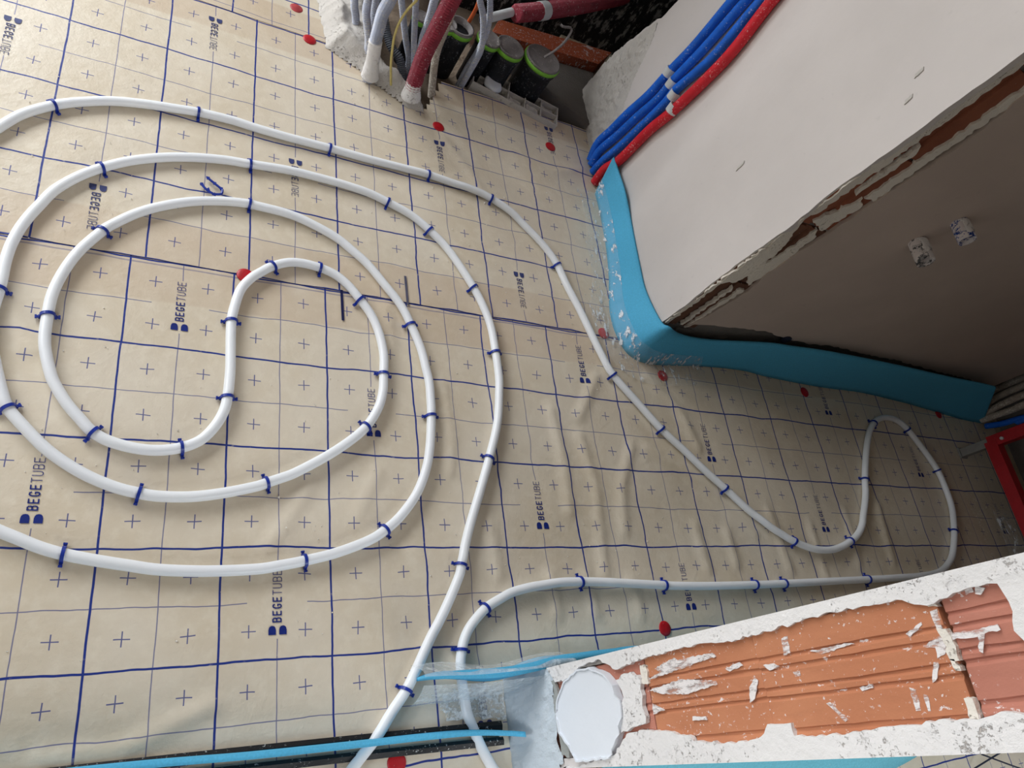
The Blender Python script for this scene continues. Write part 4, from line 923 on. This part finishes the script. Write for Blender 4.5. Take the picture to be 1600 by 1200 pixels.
pv = [Vector(p) for p in D['pvc']]; dv = (pv[1]-pv[0]).normalized()
V, F = tube(resample([pv[0]-dv*.05, pv[0], pv[1], pv[1]+dv*.004], .01), .0135, 16, False)
root = tag(mk('plastic_tube', V, F, MT['white_plastic'], None, True), 'short pale plastic tube with an open end before the crimson conduit', 'tube')
V, F = tube(resample([pv[0]-dv*.05, pv[0], pv[1], pv[1]+dv*.004], .01), .0115, 16, True)
mk('bore', V, F, MT['wire_dark'], root, True)
tag(mk('cable', *tube(resample([Vector(p) for p in D['yellow']], .006), .0034, 8), MT['yellow'], None, True), 'thin yellowish cable standing up among the grey conduits', 'cable')
tag(mk('cable', *tube(resample([Vector(p) for p in D['orange']], .006), .0062, 8), MT['orange'], None, True), 'orange cable coming out of the open lime ringed pipe', 'cable')
CAPL = ['grey capped black pipe with lime ring, largest and furthest right', 'grey capped black pipe with lime ring, second from the right', 'grey capped black pipe partly behind the bending grey conduits', 'uncapped black pipe with open lime ring and orange cable', 'grey capped black pipe just right of the crimson conduit', 'grey capped black pipe with lime ring left of the crimson conduit']
for i, ((cx, cy, cz), r) in enumerate(D['caps']):
    r = min(r, .062) if i == 0 else r
    root = empty('drain_stub', (cx, cy, -.03)); tag(root, CAPL[i], 'pipe stub', 'black drain stubs with lime rings')
    hz = cz+.03
    mk('pipe_body', *lathe([(r*.90, 0), (r*.90, hz-.035), (r*.97, hz-.032), (r*.97, hz-.018)], 28), MT['black_pipe'], root, True)
    mk('sealing_ring', *lathe([(r*.90, hz-.020), (r*1.0, hz-.019), (r*1.02, hz-.012), (r*1.0, hz-.006), (r*.84, hz-.006), (r*.84, hz-.019)], 28), MT['lime'], root, True)
    if i != 3:
        mk('cap', *lathe([(r*.98, hz-.006), (r*.97, hz-.001), (r*.92, hz+.001), (r*.88, hz-.0015), (r*.5, hz-.002), (.001, hz-.002)], 28), MT['cap_grey'], root, True)
    else:
        mk('cap', *lathe([(r*.80, hz-.030), (r*.99, hz-.006), (r*.98, hz+.002), (r*.82, hz+.002), (r*.78, hz-.028)], 28), MT['cap_grey'], root, True)
        mk('bore', *lathe([(r*.80, hz-.028), (.001, hz-.028)], 28), MT['wire_dark'], root)
bm_ = D['beam']
V = [Vector(p) for p in bm_]; V = V+[Vector((v.x, v.y, -.05)) for v in V]
o = tag(mk('clay_beam', V, [(0,3,2,1), (4,5,6,7), (0,1,5,4), (1,2,6,5), (2,3,7,6), (3,0,4,7)], MT['orange_clay']), 'orange clay beam across the back of the shaft', 'beam')
P_ = [(.945, 1.245), (1.375, 1.295), (1.325, 1.14), (1.30, 1.02), (1.13, 1.12), (1.15, 1.16), (1.09, 1.20)]
V, F = slab(P_, lambda u, v, d: Vector((u, v, d)), -.05, .028)
tag(mk('cement_ledge', V, F, MT['cement_dark']), 'grey cement ledge between the orange beam and the capped pipes', 'ledge')
# hollow block with open cells
O = Vector(D['block'][0]); E1 = (Vector(D['block'][2])-O); Lb = E1.length; E1.normalize(); E2 = Vector((-E1.y, E1.x, 0)); Lw = .085
root = empty('hollow_block', (O.x, O.y, -.046)); root.rotation_euler = (0, 0, math.atan2(E1.y, E1.x))
tag(root, 'grey hollow block with open cells at the edge of the foil before the capped pipes', 'block')
hb = .068
for j in range(3):
    mk('long_web', *box(-.002, j*Lw/2-.0022, 0, Lb+.08, j*Lw/2+.0022, hb-.003*random.random()), MT['plaster_dusty'], root)
for i in range(6):
    x = i*(Lb+.078)/5
    mk('cross_web', *box(x-.0020, 0, 0, x+.0020, Lw, hb-.004*random.random()), MT['plaster_dusty'], root)
for (i, j, hh) in ((0, 0, .02), (2, 0, .052), (2, 1, .040), (3, 0, .058), (4, 0, .040), (3, 1, .018), (4, 1, .050), (1, 1, .012)):
    cw = (Lb+.078)/5
    V, F = crust([(i*cw+.002, j*Lw/2+.002), ((i+1)*cw-.002, j*Lw/2+.002), ((i+1)*cw-.002, (j+1)*Lw/2-.002), (i*cw+.002, (j+1)*Lw/2-.002)], lambda u, v, d: Vector((u, v, d)), .007, lambda u, v, d: hh+.008*noise.noise(Vector((u*50, v*50, i)))-.02*(d < .001))
    mk('cell_fill', V, F, MT['cement_dark'] if hh < .03 else MT['plaster_dusty'], root)  # deep cells get a dark tone that stands for the shade inside
lp = D['lump']
bm = bmesh.new(); bmesh.ops.create_icosphere(bm, subdivisions=3, radius=.030)
for v in bm.verts:
    v.co *= 1+.22*noise.noise(v.co*45); v.co.z *= .6; v.co.x *= 1.15
    if v.co.z > .010: v.co.z = .010+(v.co.z-.010)*.25
me = bpy.data.meshes.new('plaster_lump'); bm.to_mesh(me); bm.free(); me.polygons.foreach_set('use_smooth', [True]*len(me.polygons))
o = put('plaster_lump', me, MT['plaster_white']); o.location = (lp[0], lp[1], lp[2]); o.rotation_euler = (.1, .1, .6)
tag(o, 'white plaster lump sitting in the hollow block', 'plaster')
hk = resample([Vector(p) for p in D['hook']], .008)
tag(mk('metal_strap', *tube(hk, .0040, 6), MT['cap_grey'], None, False), 'grey hooked metal strap above the largest cap', 'strap')

# ------------------------------------------------------------------ back of the niche
CLB = ['grey conduit at the back of the niche, topmost of the bundle', 'grey conduit at the back of the niche, second from the top', 'grey conduit at the back of the niche, third from the top', 'grey conduit at the back of the niche, lowest grey one']
for P, lab in zip(D['far_cond'], CLB):
    P = [list(p) for p in P]; P.append([P[-1][0], P[-1][1], 1.6])
    P = [(p[0]-.03 if False else p[0], min(p[1], .33), p[2]) for p in P]
    tag(mk('corrugated_conduit', *corr(P, .0125, .005, .08), MT['conduit_dusty'], None, False), lab, 'conduit', 'conduits at the back of the niche')
P = [list(p) for p in D['far_blue']]; P.append([P[-1][0], P[-1][1], 1.6])
tag(mk('corrugated_conduit', *corr(P, .0115, .005, .06), MT['sleeve_blue'], None, True), 'dark blue conduit at the back of the niche above the red frame', 'conduit')
fx, fy = D['farpost']
root = empty('toilet_frame', (fx, fy, 0)); tag(root, 'red steel mounting frame on a grey foot at the end of the niche', 'frame')
for yy in (0, -.47):
    mk('foot', *join([box(-.015, yy-.015, .006, .015, yy+.015, .13) , box(-.022, yy-.02, .002, .018, yy+.02, .008)]), MT['steel'], root)
    mk('post', *box(-.02, yy-.02, .112, .02, yy+.02, 1.12), MT['frame_red'], root)
mk('crossbar', *box(-.022, -.47, .100, .020, .0, .142), MT['frame_red'], root)
mk('crossbar', *box(-.018, -.45, 1.08, .018, -.02, 1.12), MT['frame_red'], root)
mk('bolt', *join([lathe([(.006, 0), (.006, .008), (.0, .010)], 10)]), MT['white_plastic'], root).matrix_local = Matrix.Translation((-.020, -.004, .165)) @ Matrix.Rotation(math.radians(-90), 4, 'Y')
V = []; m = 22
for j in range(m):
    for i in range(m):
        x = 2.86+i/(m-1)*.24; y = -.52+j/(m-1)*.25; e = min(i, j, m-1-i, m-1-j)/4.0
        V.append((x, y, wrinkle(x, y)+.004+min(1, e)*(.022+.02*noise.noise(Vector((x*22, y*22, 3))))))
F = [(j*m+i, j*m+i+1, (j+1)*m+i+1, (j+1)*m+i) for j in range(m-1) for i in range(m-1)]
tag(mk('film_scrap', V, F, MT['film'], None, True), 'crumpled film bulging on the floor behind the red frame', 'plastic film')
# thin wires on the hall side beyond the leaning strip
for k, P in enumerate(([(2.28, -.985, .02), (2.36, -1.0, .06), (2.46, -1.02, .05), (2.60, -1.06, .01)], [(2.25, -1.0, .015), (2.33, -1.05, .07), (2.42, -1.06, .05), (2.55, -1.10, .01)], [(2.20, -1.03, .012), (2.30, -1.00, .05), (2.38, -.97, .10), (2.43, -.95, .18)])):
    tag(mk('thin_wire', *tube(resample([Vector(p) for p in P], .01), .0022, 6), MT['wire_dark'], None, True), ['thin dark wire loop at the lower right corner, lowest one', 'thin dark wire loop at the lower right corner, middle one', 'thin dark wire rising along the hall wall at the lower right corner'][k], 'wire')

# ------------------------------------------------------------------ plaster crumbs strewn over the foil
parts = []
def crumb(x, y, s):
    z = wrinkle(x, y)+(.0026 if y > .2 else .0008)
    c = Vector((x, y, z+s*.35)); a = random.random()*6.28
    V = [c+Vector((math.cos(a+k*1.57)*s*random.uniform(.6, 1.2), math.sin(a+k*1.57)*s*random.uniform(.6, 1.2), -.3*s)) for k in range(4)]+[c+Vector((0, 0, s*random.uniform(.3, .6)))]
    parts.append((V, [(0,1,4), (1,2,4), (2,3,4), (3,0,4), (3,2,1,0)]))
def okc(x, y):
    return nope(x, y) and not (x > 1.25 and y > .12) and y < shaft_y(x)-.02
for _ in range(900):
    x = random.uniform(-.3, 3.0); y = random.uniform(-.66, .98)
    if x > 1.25 and y > .1: continue
    if okc(x, y) and noise.noise(Vector((x*3, y*3, 8))) > -.05: crumb(x, y, random.choice((.0009, .0012, .0016, .0022)))
for _ in range(260):                                   # denser near the shaft, the foam and the back of the niche
    q = random.random()
    if q < .3: x, y = random.gauss(.60, .10), random.gauss(.88, .05)
    elif q < .55: x, y = random.gauss(1.02, .10), random.gauss(.96, .04)
    elif q < .75: y = random.uniform(-.45, -.04); x = random.gauss(2.80+.2*y*y*0+.18*(y+.1), .016)
    else: x, y = random.gauss(1.15, .08), random.uniform(.25, .8)
    if okc(x, y): crumb(x, y, random.choice((.0010, .0016, .0026)))
for x, y in ((.232, .385), (.24, .40), (.86, .58), (.93, .62), (.30, -.30), (.515, -.09)): crumb(x, y, .004)
tag(mk('plaster_crumbs', *join(parts), MT['crumb']), 'white plaster crumbs and dust strewn over the foil', 'debris', kind='stuff')
